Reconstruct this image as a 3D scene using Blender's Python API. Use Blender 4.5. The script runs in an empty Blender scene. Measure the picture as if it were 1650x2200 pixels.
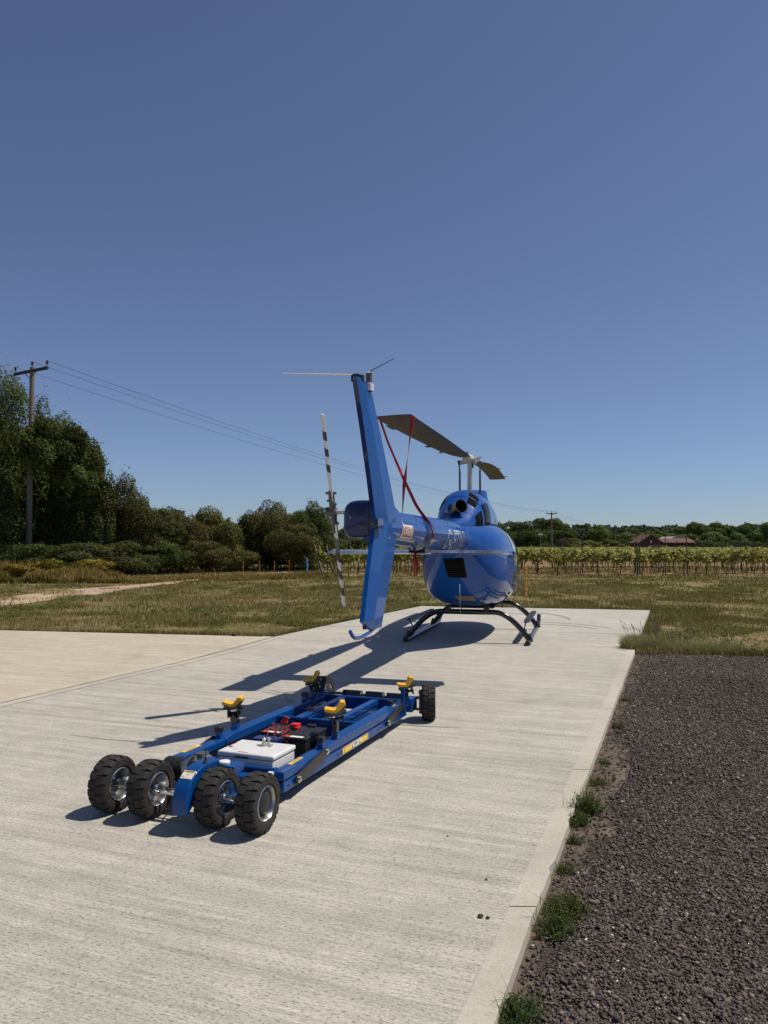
import bpy, bmesh, math, random
import numpy as np
from mathutils import Vector, Matrix, noise

R = math.radians
SC = bpy.context.scene
COL = SC.collection

# ------------------------------------------------------------------ camera
cam_d = bpy.data.cameras.new('camera')
cam = bpy.data.objects.new('camera', cam_d)
COL.objects.link(cam)
cam.location = (0, 0, 1.6)
cam.rotation_euler = (R(90) + math.atan(72 / 1650), 0, 0)
cam_d.sensor_fit = 'HORIZONTAL'
cam_d.sensor_width = 36
cam_d.lens = 36
cam_d.clip_start = 0.05
cam_d.clip_end = 6000
SC.camera = cam

# ------------------------------------------------------------------ sky and sun
SUN = Vector((0.56, 0.07, 1.0)).normalized()
elev = math.asin(SUN.z)
azim = math.atan2(SUN.x, SUN.y)          # clockwise from +Y
world = bpy.data.worlds.new('World')
SC.world = world
world.use_nodes = True
nt = world.node_tree
nt.nodes.clear()
out = nt.nodes.new('ShaderNodeOutputWorld')
bg = nt.nodes.new('ShaderNodeBackground')
sky = nt.nodes.new('ShaderNodeTexSky')
sky.sky_type = 'NISHITA'
sky.sun_disc = False
sky.sun_elevation = elev
sky.sun_rotation = azim
sky.altitude = 0
sky.air_density = 0.8
sky.dust_density = 0.35
sky.ozone_density = 9.0
hs = nt.nodes.new('ShaderNodeHueSaturation')
hs.inputs['Saturation'].default_value = 0.87
hs.inputs['Hue'].default_value = 0.505
bg.inputs['Strength'].default_value = 0.086
nt.links.new(sky.outputs[0], hs.inputs['Color'])
nt.links.new(hs.outputs[0], bg.inputs[0])
nt.links.new(bg.outputs[0], out.inputs[0])

sun_d = bpy.data.lights.new('sun', 'SUN')
sun_d.energy = 4.5
sun_d.angle = R(0.53)
sun_d.color = (1.0, 0.92, 0.80)
sun = bpy.data.objects.new('sun', sun_d)
sun.rotation_euler = SUN.to_track_quat('Z', 'Y').to_euler()
COL.objects.link(sun)

SC.view_settings.view_transform = 'Standard'
SC.view_settings.look = 'None'
SC.view_settings.exposure = 0.0
SC.view_settings.gamma = 1.0
SC.cycles.max_bounces = 8
SC.cycles.transparent_max_bounces = 8

# ------------------------------------------------------------------ materials
def mat(name, base=(.5, .5, .5), rough=.5, metal=0., coat=0., coat_rough=.03, var=0., vscale=20., bump=0., bscale=80., spec=.5, attr=None, transl=0.):
    m = bpy.data.materials.new(name)
    m.use_nodes = True
    n = m.node_tree
    p = n.nodes['Principled BSDF']
    p.inputs['Base Color'].default_value = (*base, 1)
    p.inputs['Roughness'].default_value = rough
    p.inputs['Metallic'].default_value = metal
    p.inputs['Coat Weight'].default_value = coat
    p.inputs['Coat Roughness'].default_value = coat_rough
    p.inputs['Coat IOR'].default_value = 1.42
    p.inputs['Specular IOR Level'].default_value = spec
    src = None
    if attr:
        a = n.nodes.new('ShaderNodeAttribute'); a.attribute_name = attr
        src = a.outputs['Color']
    if var > 0:
        tc = n.nodes.new('ShaderNodeTexCoord')
        nz = n.nodes.new('ShaderNodeTexNoise'); nz.inputs['Scale'].default_value = vscale; nz.inputs['Detail'].default_value = 6
        n.links.new(tc.outputs['Object'], nz.inputs['Vector'])
        mr = n.nodes.new('ShaderNodeMapRange')
        mr.inputs['From Min'].default_value = .25; mr.inputs['From Max'].default_value = .75
        mr.inputs['To Min'].default_value = 1 - var; mr.inputs['To Max'].default_value = 1 + var
        n.links.new(nz.outputs[0], mr.inputs['Value'])
        mx = n.nodes.new('ShaderNodeVectorMath'); mx.operation = 'SCALE'
        if src: n.links.new(src, mx.inputs[0])
        else: mx.inputs[0].default_value = base
        n.links.new(mr.outputs[0], mx.inputs['Scale'])
        src = mx.outputs[0]
        mr2 = n.nodes.new('ShaderNodeMapRange')
        mr2.inputs['To Min'].default_value = max(0, rough - var * .3); mr2.inputs['To Max'].default_value = min(1, rough + var * .3)
        n.links.new(nz.outputs[0], mr2.inputs['Value']); n.links.new(mr2.outputs[0], p.inputs['Roughness'])
    if src: n.links.new(src, p.inputs['Base Color'])
    if bump > 0:
        tc = n.nodes.new('ShaderNodeTexCoord')
        nz = n.nodes.new('ShaderNodeTexNoise'); nz.inputs['Scale'].default_value = bscale; nz.inputs['Detail'].default_value = 5
        n.links.new(tc.outputs['Object'], nz.inputs['Vector'])
        b = n.nodes.new('ShaderNodeBump'); b.inputs['Strength'].default_value = bump; b.inputs['Distance'].default_value = .01
        n.links.new(nz.outputs[0], b.inputs['Height']); n.links.new(b.outputs[0], p.inputs['Normal'])
    if transl > 0:
        t = n.nodes.new('ShaderNodeBsdfTranslucent')
        if src: n.links.new(src, t.inputs['Color'])
        else: t.inputs['Color'].default_value = (*base, 1)
        ms = n.nodes.new('ShaderNodeMixShader'); ms.inputs[0].default_value = transl
        o = n.nodes['Material Output']
        n.links.new(p.outputs[0], ms.inputs[1]); n.links.new(t.outputs[0], ms.inputs[2]); n.links.new(ms.outputs[0], o.inputs['Surface'])
    return m

M = {}
M['heli'] = mat('helicopter_blue_paint', (.0, .064, .30), .5, coat=.8, coat_rough=.015, var=.0, bump=.010, bscale=2.5, spec=.15)
M['fin'] = mat('fin_blue_paint', (.0, .070, .30), .5, coat=.35, coat_rough=.03, bump=.006, bscale=2.5, spec=.15)
M['helid'] = mat('helicopter_dark_blue', (.002, .017, .11), .4, coat=1., coat_rough=.03, spec=.2)
M['dolly'] = mat('dolly_blue_paint', (.0, .052, .22), .5, coat=.6, coat_rough=.10, var=.08, vscale=14, bump=.02, bscale=60, spec=.2)
M['black'] = mat('black_metal', (.012, .012, .013), .42, var=.2, vscale=30, bump=.04, bscale=120)
M['blackg'] = mat('black_gloss', (.006, .006, .007), .16, coat=.5)
M['blackp'] = mat('black_plastic', (.015, .015, .016), .5, var=.2, vscale=50)
M['link'] = mat('dark_brown_steel', (.035, .030, .027), .35, metal=.3, var=.25, vscale=40, bump=.05, bscale=100)
M['tyre'] = mat('tyre_rubber', (.021, .0185, .0165), .82, var=.45, vscale=22, bump=.12, bscale=150)
M['zinc'] = mat('zinc_plate', (.40, .41, .41), .28, metal=.95, var=.15, vscale=40)
M['chrome'] = mat('bright_steel', (.7, .71, .72), .12, metal=1.)
M['steelg'] = mat('grey_cast_metal', (.13, .13, .128), .5, metal=.5, var=.2, vscale=40)
M['white'] = mat('white_paint', (.74, .74, .72), .4, var=.05, vscale=20)
M['whiteb'] = mat('white_enclosure', (.66, .66, .64), .42, var=.06, vscale=12, bump=.02)
M['yellow'] = mat('yellow_polyurethane', (.86, .44, .02), .5, var=.10, vscale=25, bump=.05)
M['stab'] = mat('stabiliser_reflection_grey', (.17, .175, .19), .25, metal=.5, coat=.8)  # grey paints in the bright horizon mirrored by glossy blue paint
M['shell'] = mat('grey_brown_shell', (.10, .088, .07), .5, var=.15)
M['stick'] = mat('yellow_sticker', (.82, .55, .10), .4)
M['stickw'] = mat('white_sticker', (.75, .73, .66), .4)
M['ink'] = mat('black_ink', (.02, .02, .02), .5)
M['inkg'] = mat('grey_ink', (.10, .13, .22), .5)
M['red'] = mat('red_webbing', (.32, .010, .013), .7, var=.15, vscale=60)
M['redp'] = mat('red_plastic', (.62, .02, .02), .35)
M['reds'] = mat('red_sign', (.50, .07, .035), .4)
M['bladeu'] = mat('rotor_blade_grey', (.085, .072, .050), .6, var=.2, vscale=5, spec=.2)
M['bladed'] = mat('rotor_leading_edge', (.045, .043, .042), .5, var=.15, vscale=6)
M['hub'] = mat('hub_painted_metal', (.52, .51, .48), .4, metal=.3, var=.15, vscale=25)
M['glass'] = mat('dark_window', (.02, .022, .025), .04, coat=1.)
M['glassl'] = mat('window_interior_light', (.32, .33, .33), .15, coat=.6, var=.3, vscale=4)
M['mesh'] = mat('vent_mesh', (.004, .004, .004), .9, var=.3, vscale=60, bump=.1, bscale=200, spec=.1)
M['exh'] = mat('heat_tinted_steel', (.34, .27, .20), .25, metal=1., var=.3, vscale=9)
M['soot'] = mat('soot', (.008, .007, .006), .8)
M['placard'] = mat('tan_placard', (.30, .25, .14), .4, metal=.4)
M['pole'] = mat('weathered_pole_wood', (.16, .135, .11), .85, var=.3, vscale=6, bump=.2, bscale=30)
M['poled'] = mat('dark_crossarm', (.03, .028, .026), .7, var=.2)
M['insul'] = mat('brown_porcelain', (.035, .025, .02), .25)
M['wire'] = mat('aluminium_wire', (.10, .10, .11), .5, metal=.4)
M['post'] = mat('grey_wood_post', (.17, .145, .11), .85, var=.3, vscale=9, bump=.2, bscale=40)
M['postm'] = mat('dark_metal_post', (.06, .054, .045), .6, var=.2)
M['bluetube'] = mat('light_blue_tube', (.10, .32, .62), .45, var=.1)
M['orange'] = mat('orange_stake', (.50, .20, .05), .6, var=.15)
M['orangew'] = mat('orange_reflective', (.85, .24, .02), .5)
M['bark'] = mat('bark', (.085, .065, .045), .9, var=.35, vscale=8, bump=.4, bscale=25)
M['vinebark'] = mat('vine_bark', (.06, .045, .032), .9, var=.3, vscale=20)
M['leaf'] = mat('leaf', (.06, .09, .02), .75, attr='Col', transl=.34, spec=.15)
M['grassb'] = mat('grass_blade', (.09, .09, .03), .8, attr='Col', transl=.3, spec=.1)
M['stone'] = mat('stone_chips', (.07, .06, .055), .85, attr='Col', var=.25, vscale=60)
M['brick'] = mat('red_brown_brick', (.070, .030, .024), .9, var=.25, vscale=4)
M['tile'] = mat('clay_roof_tile', (.125, .055, .040), .9, var=.25, vscale=2.2)
M['roofw'] = mat('pale_roof_sheet', (.30, .31, .32), .7)
M['dark'] = mat('dark_opening', (.012, .011, .011), .7)

def nodes(name):
    m = bpy.data.materials.new(name); m.use_nodes = True
    return m, m.node_tree, m.node_tree.nodes['Principled BSDF']

def ramp(n, stops):
    r = n.nodes.new('ShaderNodeValToRGB')
    while len(r.color_ramp.elements) > 1: r.color_ramp.elements.remove(r.color_ramp.elements[-1])
    r.color_ramp.elements[0].position = stops[0][0]; r.color_ramp.elements[0].color = (*stops[0][1], 1)
    for p, c in stops[1:]:
        e = r.color_ramp.elements.new(p); e.color = (*c, 1)
    return r

def noise_tex(n, vec, scale, detail=6, rough=.55):
    z = n.nodes.new('ShaderNodeTexNoise'); z.inputs['Scale'].default_value = scale
    z.inputs['Detail'].default_value = detail; z.inputs['Roughness'].default_value = rough
    n.links.new(vec, z.inputs['Vector']); return z.outputs[0]

def mapping(n, rot, sc):
    tc = n.nodes.new('ShaderNodeTexCoord')
    m1 = n.nodes.new('ShaderNodeMapping'); m1.inputs['Rotation'].default_value = (0, 0, rot)
    m2 = n.nodes.new('ShaderNodeMapping'); m2.inputs['Scale'].default_value = sc
    n.links.new(tc.outputs['Object'], m1.inputs['Vector']); n.links.new(m1.outputs[0], m2.inputs['Vector'])
    return m2.outputs[0]

def mulc(n, c, f):
    v = n.nodes.new('ShaderNodeVectorMath'); v.operation = 'SCALE'
    n.links.new(c, v.inputs[0]); n.links.new(f, v.inputs['Scale']); return v.outputs[0]

def mrange(n, v, a, b, c, d):
    m = n.nodes.new('ShaderNodeMapRange')
    for k, x in zip(('From Min', 'From Max', 'To Min', 'To Max'), (a, b, c, d)): m.inputs[k].default_value = x
    n.links.new(v, m.inputs['Value']); return m.outputs[0]

def mulf(n, a, b):
    m = n.nodes.new('ShaderNodeMath'); m.operation = 'MULTIPLY'
    n.links.new(a, m.inputs[0]); n.links.new(b, m.inputs[1]); return m.outputs[0]

def concrete(name, c0, c1, broom=1., bumpd=.004, tex=1.):
    m, n, p = nodes(name)
    iso = mapping(n, R(20.7), (1, 1, 1))
    st = mapping(n, R(20.7), (2.2, 70, 1))
    st2 = mapping(n, R(21.5), (.35, 9, 1))
    big = noise_tex(n, iso, .55, 5)
    r = ramp(n, [(.3, c0), (.7, c1)])
    n.links.new(big, r.inputs[0])
    fine = noise_tex(n, iso, 75, 4, .7)
    lines = noise_tex(n, st, 1.6, 5, .65)
    bands = noise_tex(n, st2, 1.3, 5, .6)
    med = noise_tex(n, iso, 4.5, 6)
    f = mulf(n, mrange(n, lines, .3, .7, 1 - .27 * broom, 1 + .18 * broom), mrange(n, fine, .35, .65, 1 - .20 * tex, 1 + .14 * tex))
    f = mulf(n, f, mrange(n, bands, .3, .7, 1 - .20 * broom, 1 + .15 * broom))
    f = mulf(n, f, mrange(n, med, .3, .7, .92, 1.07))
    # small dark pores broken along the broom marks
    pore = noise_tex(n, mapping(n, R(20.7), (14, 60, 1)), 2.6, 3, .6)
    f = mulf(n, f, mrange(n, pore, .57, .68, 1., 1 - .52 * tex))
    blot = noise_tex(n, mapping(n, R(40), (1, 1.6, 1)), 1.35, 7, .62)
    f = mulf(n, f, mrange(n, blot, .58, .74, 1., .86))
    c = mulc(n, r.outputs[0], f)
    n.links.new(c, p.inputs['Base Color'])
    p.inputs['Roughness'].default_value = .88
    p.inputs['Specular IOR Level'].default_value = .3
    s = n.nodes.new('ShaderNodeMath'); s.operation = 'ADD'
    n.links.new(lines, s.inputs[0]); n.links.new(fine, s.inputs[1])
    s2 = n.nodes.new('ShaderNodeMath'); s2.operation = 'SUBTRACT'
    n.links.new(s.outputs[0], s2.inputs[0]); n.links.new(mrange(n, pore, .58, .72, 0, .8), s2.inputs[1])
    b = n.nodes.new('ShaderNodeBump'); b.inputs['Strength'].default_value = .85 * tex; b.inputs['Distance'].default_value = bumpd
    n.links.new(s2.outputs[0], b.inputs['Height']); n.links.new(b.outputs[0], p.inputs['Normal'])
    return m
M['conc'] = concrete('broomed_concrete', (.435, .41, .355), (.53, .50, .435))
M['concf'] = concrete('smooth_grey_concrete', (.41, .39, .345), (.49, .465, .41), .35, .002, .4)
M['concl'] = concrete('yellowish_concrete', (.46, .41, .32), (.54, .485, .38), .8, .003, .7)
M['band'] = concrete('smooth_edge_concrete', (.42, .39, .33), (.52, .48, .40), .2, .0015, .55)
M['bandl'] = concrete('smooth_edge_yellow_concrete', (.45, .40, .31), (.52, .465, .365), .12, .001, .25)

def ground_mat():
    m, n, p = nodes('dry_grass_soil')
    tc = n.nodes.new('ShaderNodeTexCoord'); v = tc.outputs['Object']
    a = noise_tex(n, v, .22, 6, .6); b = noise_tex(n, v, 2.5, 7, .65); c = noise_tex(n, v, 28, 5, .7)
    r = ramp(n, [(.34, (.10, .092, .030)), (.5, (.20, .165, .070)), (.62, (.34, .25, .14))])
    mx = n.nodes.new('ShaderNodeMath'); mx.operation = 'MULTIPLY_ADD'; mx.inputs[1].default_value = .45; mx.inputs[2].default_value = .27
    n.links.new(a, mx.inputs[0])
    ad = n.nodes.new('ShaderNodeMath'); ad.operation = 'MULTIPLY_ADD'; ad.inputs[1].default_value = .55
    n.links.new(b, ad.inputs[0]); n.links.new(mx.outputs[0], ad.inputs[2])
    s = n.nodes.new('ShaderNodeMath'); s.operation = 'SUBTRACT'; s.inputs[1].default_value = .28
    n.links.new(ad.outputs[0], s.inputs[0]); n.links.new(s.outputs[0], r.inputs[0])
    n.links.new(mulc(n, r.outputs[0], mrange(n, c, .3, .7, .62, 1.35)), p.inputs['Base Color'])
    p.inputs['Roughness'].default_value = .95; p.inputs['Specular IOR Level'].default_value = .1
    bb = n.nodes.new('ShaderNodeBump'); bb.inputs['Strength'].default_value = .8; bb.inputs['Distance'].default_value = .06
    n.links.new(c, bb.inputs['Height']); n.links.new(bb.outputs[0], p.inputs['Normal'])
    return m
M['ground'] = ground_mat()
M['track'] = mat('bare_earth_track', (.40, .30, .215), .95, var=.3, vscale=1.6, bump=.6, bscale=9, spec=.1)
M['vsoil'] = mat('vineyard_dry_grass', (.25, .18, .10), .95, var=.45, vscale=1.1, bump=.6, bscale=9, spec=.1)
M['earth'] = mat('brown_earth', (.125, .098, .076), .95, var=.35, vscale=9, bump=.8, bscale=60, spec=.1)
M['gravelb'] = mat('dark_gravel_bed', (.066, .053, .045), .95, var=.5, vscale=45, bump=1., bscale=70, spec=.1)

# ------------------------------------------------------------------ helpers
def tag(o, label=None, cat=None, group=None, kind=None):
    if label: o['label'] = label
    if cat: o['category'] = cat
    if group: o['group'] = group
    if kind: o['kind'] = kind
    return o

def empty(name, loc, rz=0., label=None, cat=None, group=None):
    o = bpy.data.objects.new(name, None); COL.objects.link(o)
    o.location = loc; o.rotation_euler = (0, 0, rz); o.empty_display_size = .2
    return tag(o, label, cat, group)

def sharp(me, ang):
    bm = bmesh.new(); bm.from_mesh(me)
    bmesh.ops.recalc_face_normals(bm, faces=bm.faces)
    for e in bm.edges:
        if len(e.link_faces) == 2:
            e.smooth = e.calc_face_angle(0) < ang
    for f in bm.faces: f.smooth = True
    bm.to_mesh(me); bm.free()

def frame_z(d):
    d = Vector(d).normalized()
    up = Vector((0, 0, 1)) if abs(d.z) < .95 else Vector((1, 0, 0))
    x = up.cross(d).normalized(); y = d.cross(x)
    return x, y, d

class MB:
    def __init__(s): s.v = []; s.f = []; s.m = []
    def add(s, v, f, mi=0):
        o = len(s.v); s.v += [tuple(p) for p in v]; s.f += [tuple(i + o for i in q) for q in f]; s.m += [mi] * len(f); return s
    def box(s, x0, x1, y0, y1, z0, z1, mi=0, T=None):
        v = [Vector((x, y, z)) for x in (x0, x1) for y in (y0, y1) for z in (z0, z1)]
        if T: v = [T @ p for p in v]
        return s.add(v, [(0, 1, 3, 2), (4, 6, 7, 5), (0, 4, 5, 1), (2, 3, 7, 6), (0, 2, 6, 4), (1, 5, 7, 3)], mi)
    def cyl(s, a, b, r0, r1=None, n=16, mi=0, cap=True):
        r1 = r0 if r1 is None else r1
        a = Vector(a); b = Vector(b); x, y, d = frame_z(b - a)
        v = []
        for p, r in ((a, r0), (b, r1)):
            for i in range(n):
                t = 2 * math.pi * i / n; v.append(p + x * math.cos(t) * r + y * math.sin(t) * r)
        f = [(i, (i + 1) % n, n + (i + 1) % n, n + i) for i in range(n)]
        if cap: f += [tuple(range(n))[::-1], tuple(range(n, 2 * n))]
        return s.add(v, f, mi)
    def tube(s, pts, r, n=8, mi=0, flat=None):
        pts = [Vector(p) for p in pts]; rr = r if isinstance(r, (list, tuple)) else [r] * len(pts)
        v = []; px = None
        for i, p in enumerate(pts):
            d = (pts[min(i + 1, len(pts) - 1)] - pts[max(i - 1, 0)]).normalized()
            if px is None: x, y, _ = frame_z(d)
            else:
                x = (px - d * px.dot(d)).normalized(); y = d.cross(x)
            px = x
            for k in range(n):
                t = 2 * math.pi * k / n; v.append(p + (x * math.cos(t) + y * math.sin(t)) * rr[i])
        L = len(pts)
        f = [(j * n + i, j * n + (i + 1) % n, (j + 1) * n + (i + 1) % n, (j + 1) * n + i) for j in range(L - 1) for i in range(n)]
        f += [tuple(range(n))[::-1], tuple(range((L - 1) * n, L * n))]
        return s.add(v, f, mi)
    def lathe(s, c, axis, prof, n=32, mi=0, mis=None):
        """prof: (along axis, radius)"""
        c = Vector(c); x, y, d = frame_z(axis); v = []
        for h, r in prof:
            for i in range(n):
                t = 2 * math.pi * i / n; v.append(c + d * h + (x * math.cos(t) + y * math.sin(t)) * r)
        for j in range(len(prof) - 1):
            pass
        o = len(s.v); s.v += [tuple(p) for p in v]
        for j in range(len(prof) - 1):
            for i in range(n):
                s.f.append((o + j * n + i, o + j * n + (i + 1) % n, o + (j + 1) * n + (i + 1) % n, o + (j + 1) * n + i)); s.m.append(mis[j] if mis else mi)
        return s
    def prism(s, poly, fn, t0, t1, mi=0):
        """poly 2D, fn(u,v,t)->3D"""
        n = len(poly); v = [fn(u, w, t0) for u, w in poly] + [fn(u, w, t1) for u, w in poly]
        f = [tuple(range(n))[::-1], tuple(range(n, 2 * n))] + [(i, (i + 1) % n, n + (i + 1) % n, n + i) for i in range(n)]
        return s.add(v, f, mi)
    def loft(s, rings, mi=0, cap=True, close=True):
        n = len(rings[0]); v = [p for r in rings for p in r]
        m = n if close else n - 1
        f = [(j * n + i, j * n + (i + 1) % n, (j + 1) * n + (i + 1) % n, (j + 1) * n + i) for j in range(len(rings) - 1) for i in range(m)]
        if cap: f += [tuple(range(n))[::-1], tuple(range((len(rings) - 1) * n, len(rings) * n))]
        return s.add(v, f, mi)
    def build(s, name, mats, parent=None, ang=35, bevel=0., loc=None, seg=2):
        me = bpy.data.meshes.new(name); me.from_pydata(s.v, [], s.f)
        for mm in (mats if isinstance(mats, (list, tuple)) else [mats]): me.materials.append(M[mm] if isinstance(mm, str) else mm)
        me.polygons.foreach_set('material_index', s.m)
        sharp(me, R(ang)); me.update()
        o = bpy.data.objects.new(name, me); COL.objects.link(o)
        if parent: o.parent = parent
        if loc: o.location = loc
        if bevel > 0:
            b = o.modifiers.new('bevel', 'BEVEL'); b.width = bevel; b.segments = seg; b.limit_method = 'ANGLE'; b.angle_limit = R(40)
            b.harden_normals = False
        return o

def text_mb(txt, size, fn, mb=None, mi=0, bold=0., align='LEFT', dense=0):
    """text laid on a surface through fn(u, v) -> point"""
    mb = mb or MB()
    c = bpy.data.curves.new('t', 'FONT'); c.body = txt; c.size = size; c.offset = bold; c.align_x = align; c.resolution_u = 3
    o = bpy.data.objects.new('t', c)
    me = bpy.data.meshes.new_from_object(o)
    bm = bmesh.new(); bm.from_mesh(me)
    if dense:
        bmesh.ops.triangulate(bm, faces=bm.faces)
        for _ in range(7):
            le = [e for e in bm.edges if e.calc_length() > dense]
            if not le: break
            bmesh.ops.subdivide_edges(bm, edges=le, cuts=1)
            bmesh.ops.triangulate(bm, faces=[f for f in bm.faces if len(f.verts) > 3])
    bm.verts.index_update()
    mb.add([fn(v.co.x, v.co.y) for v in bm.verts], [tuple(v.index for v in f.verts) for f in bm.faces], mi); bm.free()
    bpy.data.objects.remove(o); bpy.data.meshes.remove(me); bpy.data.curves.remove(c)
    return mb

def np_mesh(name, V, F, mats, parent=None, col=None, smooth=False, mi=None):
    V = np.asarray(V, dtype=np.float32); F = np.asarray(F, dtype=np.int32)
    me = bpy.data.meshes.new(name)
    nf, k = F.shape
    me.vertices.add(len(V)); me.vertices.foreach_set('co', V.ravel())
    me.loops.add(nf * k); me.loops.foreach_set('vertex_index', F.ravel())
    me.polygons.add(nf)
    me.polygons.foreach_set('loop_start', np.arange(0, nf * k, k, dtype=np.int32))
    me.polygons.foreach_set('loop_total', np.full(nf, k, dtype=np.int32))
    if smooth: me.polygons.foreach_set('use_smooth', np.ones(nf, dtype=bool))
    if mi is not None: me.polygons.foreach_set('material_index', np.asarray(mi, dtype=np.int32))
    for mm in (mats if isinstance(mats, (list, tuple)) else [mats]): me.materials.append(M[mm])
    if col is not None:
        a = me.color_attributes.new('Col', 'FLOAT_COLOR', 'POINT')
        c = np.ones((len(V), 4), dtype=np.float32); c[:, :3] = col
        a.data.foreach_set('color', c.ravel())
    me.update(calc_edges=True); me.validate()
    o = bpy.data.objects.new(name, me); COL.objects.link(o)
    if parent: o.parent = parent
    return o

def sheet(name, poly, z, m, kind='structure', thick=0., parent=None):
    mb = MB(); n = len(poly)
    if thick > 0: mb.prism(poly, lambda u, v, t: (u, v, t), z - thick, z)
    else: mb.add([(x, y, z) for x, y in poly], [tuple(range(n))])
    o = mb.build(name, m, parent)
    if kind: o['kind'] = kind
    return o

# ------------------------------------------------------------------ ground
GZ = -.045
def kerbx(y): return .37 + .3788 * (y - 2.66)
FD = Vector((math.sin(R(20.75)), math.cos(R(20.75))))
RT = Vector((FD.y, -FD.x))
mb = MB()                                             # terrain: one sheet to the horizon, very gently uneven
xs = sorted(set([-3000, -1200, -500, -250, -120] + list(range(-80, 81, 4)) + [120, 250, 500, 1200, 3000]))
ys = sorted(set([-800, -200, -60, -20] + list(range(-8, 121, 4)) + [160, 220, 300, 420, 600, 1000, 2000, 4500]))
for y in ys:
    for x in xs:
        mb.v.append((x, y, GZ - .012))
W = len(xs)
for j in range(len(ys) - 1):
    for i in range(W - 1):
        mb.f.append((j * W + i, j * W + i + 1, (j + 1) * W + i + 1, (j + 1) * W + i)); mb.m.append(0)
tag(mb.build('ground', 'ground'), 'dry olive grass field running to the tree lines', kind='structure')

# concrete slabs (top at z = 0)
rk = lambda y: (kerbx(y), y)
LJ = [(-9.2, -6.0), (-3.89, 7.85), (-3.47, 8.95), (-2.74, 10.74), (-2.33, 11.93), (-1.92, 13.56)]
jl, jr = (-1.16, 15.45), (kerbx(13.9), 13.9)
sheet('landing_pad', LJ + [(-1.18, 15.42), rk(13.885), rk(11.9), (kerbx(11.86) - .05, 11.86), (kerbx(-6.) - .05, -6.)], 0, 'conc', thick=.12)
sheet('pad_far_slab', [jl, (.99, 20.42), rk(19.1), jr], .0, 'concf', thick=.12)
LJ2 = [(x - .012, y) for x, y in LJ]
sheet('side_apron', [(-22, -6), (-9.212, -6.0)] + LJ2[1:] + [(-7.26, 14.6), (-22, 17.4)], -.001, 'concl', thick=.12)
# smooth edging bands, 4 mm above
def along(y, w): return (kerbx(y) - w, y)
mb = MB()
cuts = [-6, .6, 3.47, 5.55, 7.6, 9.8, 11.86]
for a, b in zip(cuts[:-1], cuts[1:]):
    n_ = int((b - a) / .05); I = []; O = []
    for i in range(n_ + 1):
        y = a + .004 + (b - a - .008) * i / n_
        j_ = .010 * noise.noise(Vector((y * 1.3, 0, 0))) + .006 * noise.noise(Vector((y * 7, 4, 0)))
        chip = max(0, noise.noise(Vector((y * 4.5, 8, 2))) - .38) * .09
        I.append(along(y, .122 + .002 * noise.noise(Vector((y * 3, 1, 0))))); O.append((kerbx(y) + j_ - chip, y))
    for i in range(n_):
        zt = .005
        q = [I[i], O[i], O[i + 1], I[i + 1]]
        mb.add([(x, y, zt) for x, y in q], [(0, 1, 2, 3)])
        mb.add([(O[i][0], O[i][1], zt), (O[i][0] + .004, O[i][1], -.06), (O[i + 1][0] + .004, O[i + 1][1], -.06), (O[i + 1][0], O[i + 1][1], zt)], [(0, 1, 2, 3)])
o = mb.build('edge_kerb', 'band'); o['kind'] = 'structure'
mb = MB()
def offs(p, q, w):
    d = (Vector(q) - Vector(p)).normalized(); n_ = Vector((d.y, -d.x)); return (p[0] + n_.x * w, p[1] + n_.y * w)
for mlist, w, nm, mt, zz in ((LJ, .15, 'joint_band', 'band', .004), (LJ2, -.20, 'joint_band', 'bandl', .004)):
    mb = MB(); pts = mlist
    for a, b in zip(pts[:-1], pts[1:]):
        q = [a, offs(a, b, w), offs(b, a, -w), b]
        if w > 0: q = [q[0], q[1], q[2], q[3]]
        mb.add([(x, y, zz) for x, y in q], [(0, 1, 2, 3)])
    o = mb.build(nm, mt); o['kind'] = 'structure'
# far strip line, saw joints
mb = MB()
for (a, b, w) in (((-1.9, 13.13), (kerbx(12.02) - .13, 11.98), .008), (LJ[0], LJ[1], .01), (LJ[1], LJ[3], .008), (LJ[3], LJ[5], .012), *[((kerbx(Y_) - .125 - RT.x * L_, Y_ + -RT.y * L_), (kerbx(Y_) - .125, Y_), .0045) for Y_, L_ in ((5.6, 6.1), (9.95, 5.95))]):
    q = [a, offs(a, b, w), offs(b, a, -w), b]
    mb.add([(x, y, .0085) for x, y in q], [(0, 1, 2, 3)])
o = mb.build('slab_joint', mat('joint_dirt', (.10, .085, .065), .95)); o['kind'] = 'structure'
# faint tyre scuffs
mb = MB()
def arc(cx, cy, r, a0, a1, w):
    n = 24; v = []
    for i in range(n + 1):
        t = R(a0 + (a1 - a0) * i / n); ww = w * math.sin(math.pi * (i + .5) / (n + 1))
        v += [(cx + r * math.cos(t), cy + r * math.sin(t), .0035), (cx + (r + ww) * math.cos(t), cy + (r + ww) * math.sin(t), .0035)]
    mb.add(v, [(2 * i, 2 * i + 1, 2 * i + 3, 2 * i + 2) for i in range(n)])
arc(-.6, 5.2, 3.4, -60, -20, .05); arc(1.0, 9.0, 2.2, 200, 262, .06); arc(2.6, 14.2, 1.6, 20, 75, .10); arc(2.4, 14.3, 2.05, 15, 70, .08); arc(1.0, 17.0, 3.0, -10, 30, .12); arc(3.4, 19.8, 1.7, 225, 290, .12)
o = mb.build('tyre_scuff', 'concf2' if 'concf2' in M else mat('scuffed_concrete', (.285, .27, .235), .9, var=.2, vscale=9)); o['kind'] = 'structure'

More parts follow.
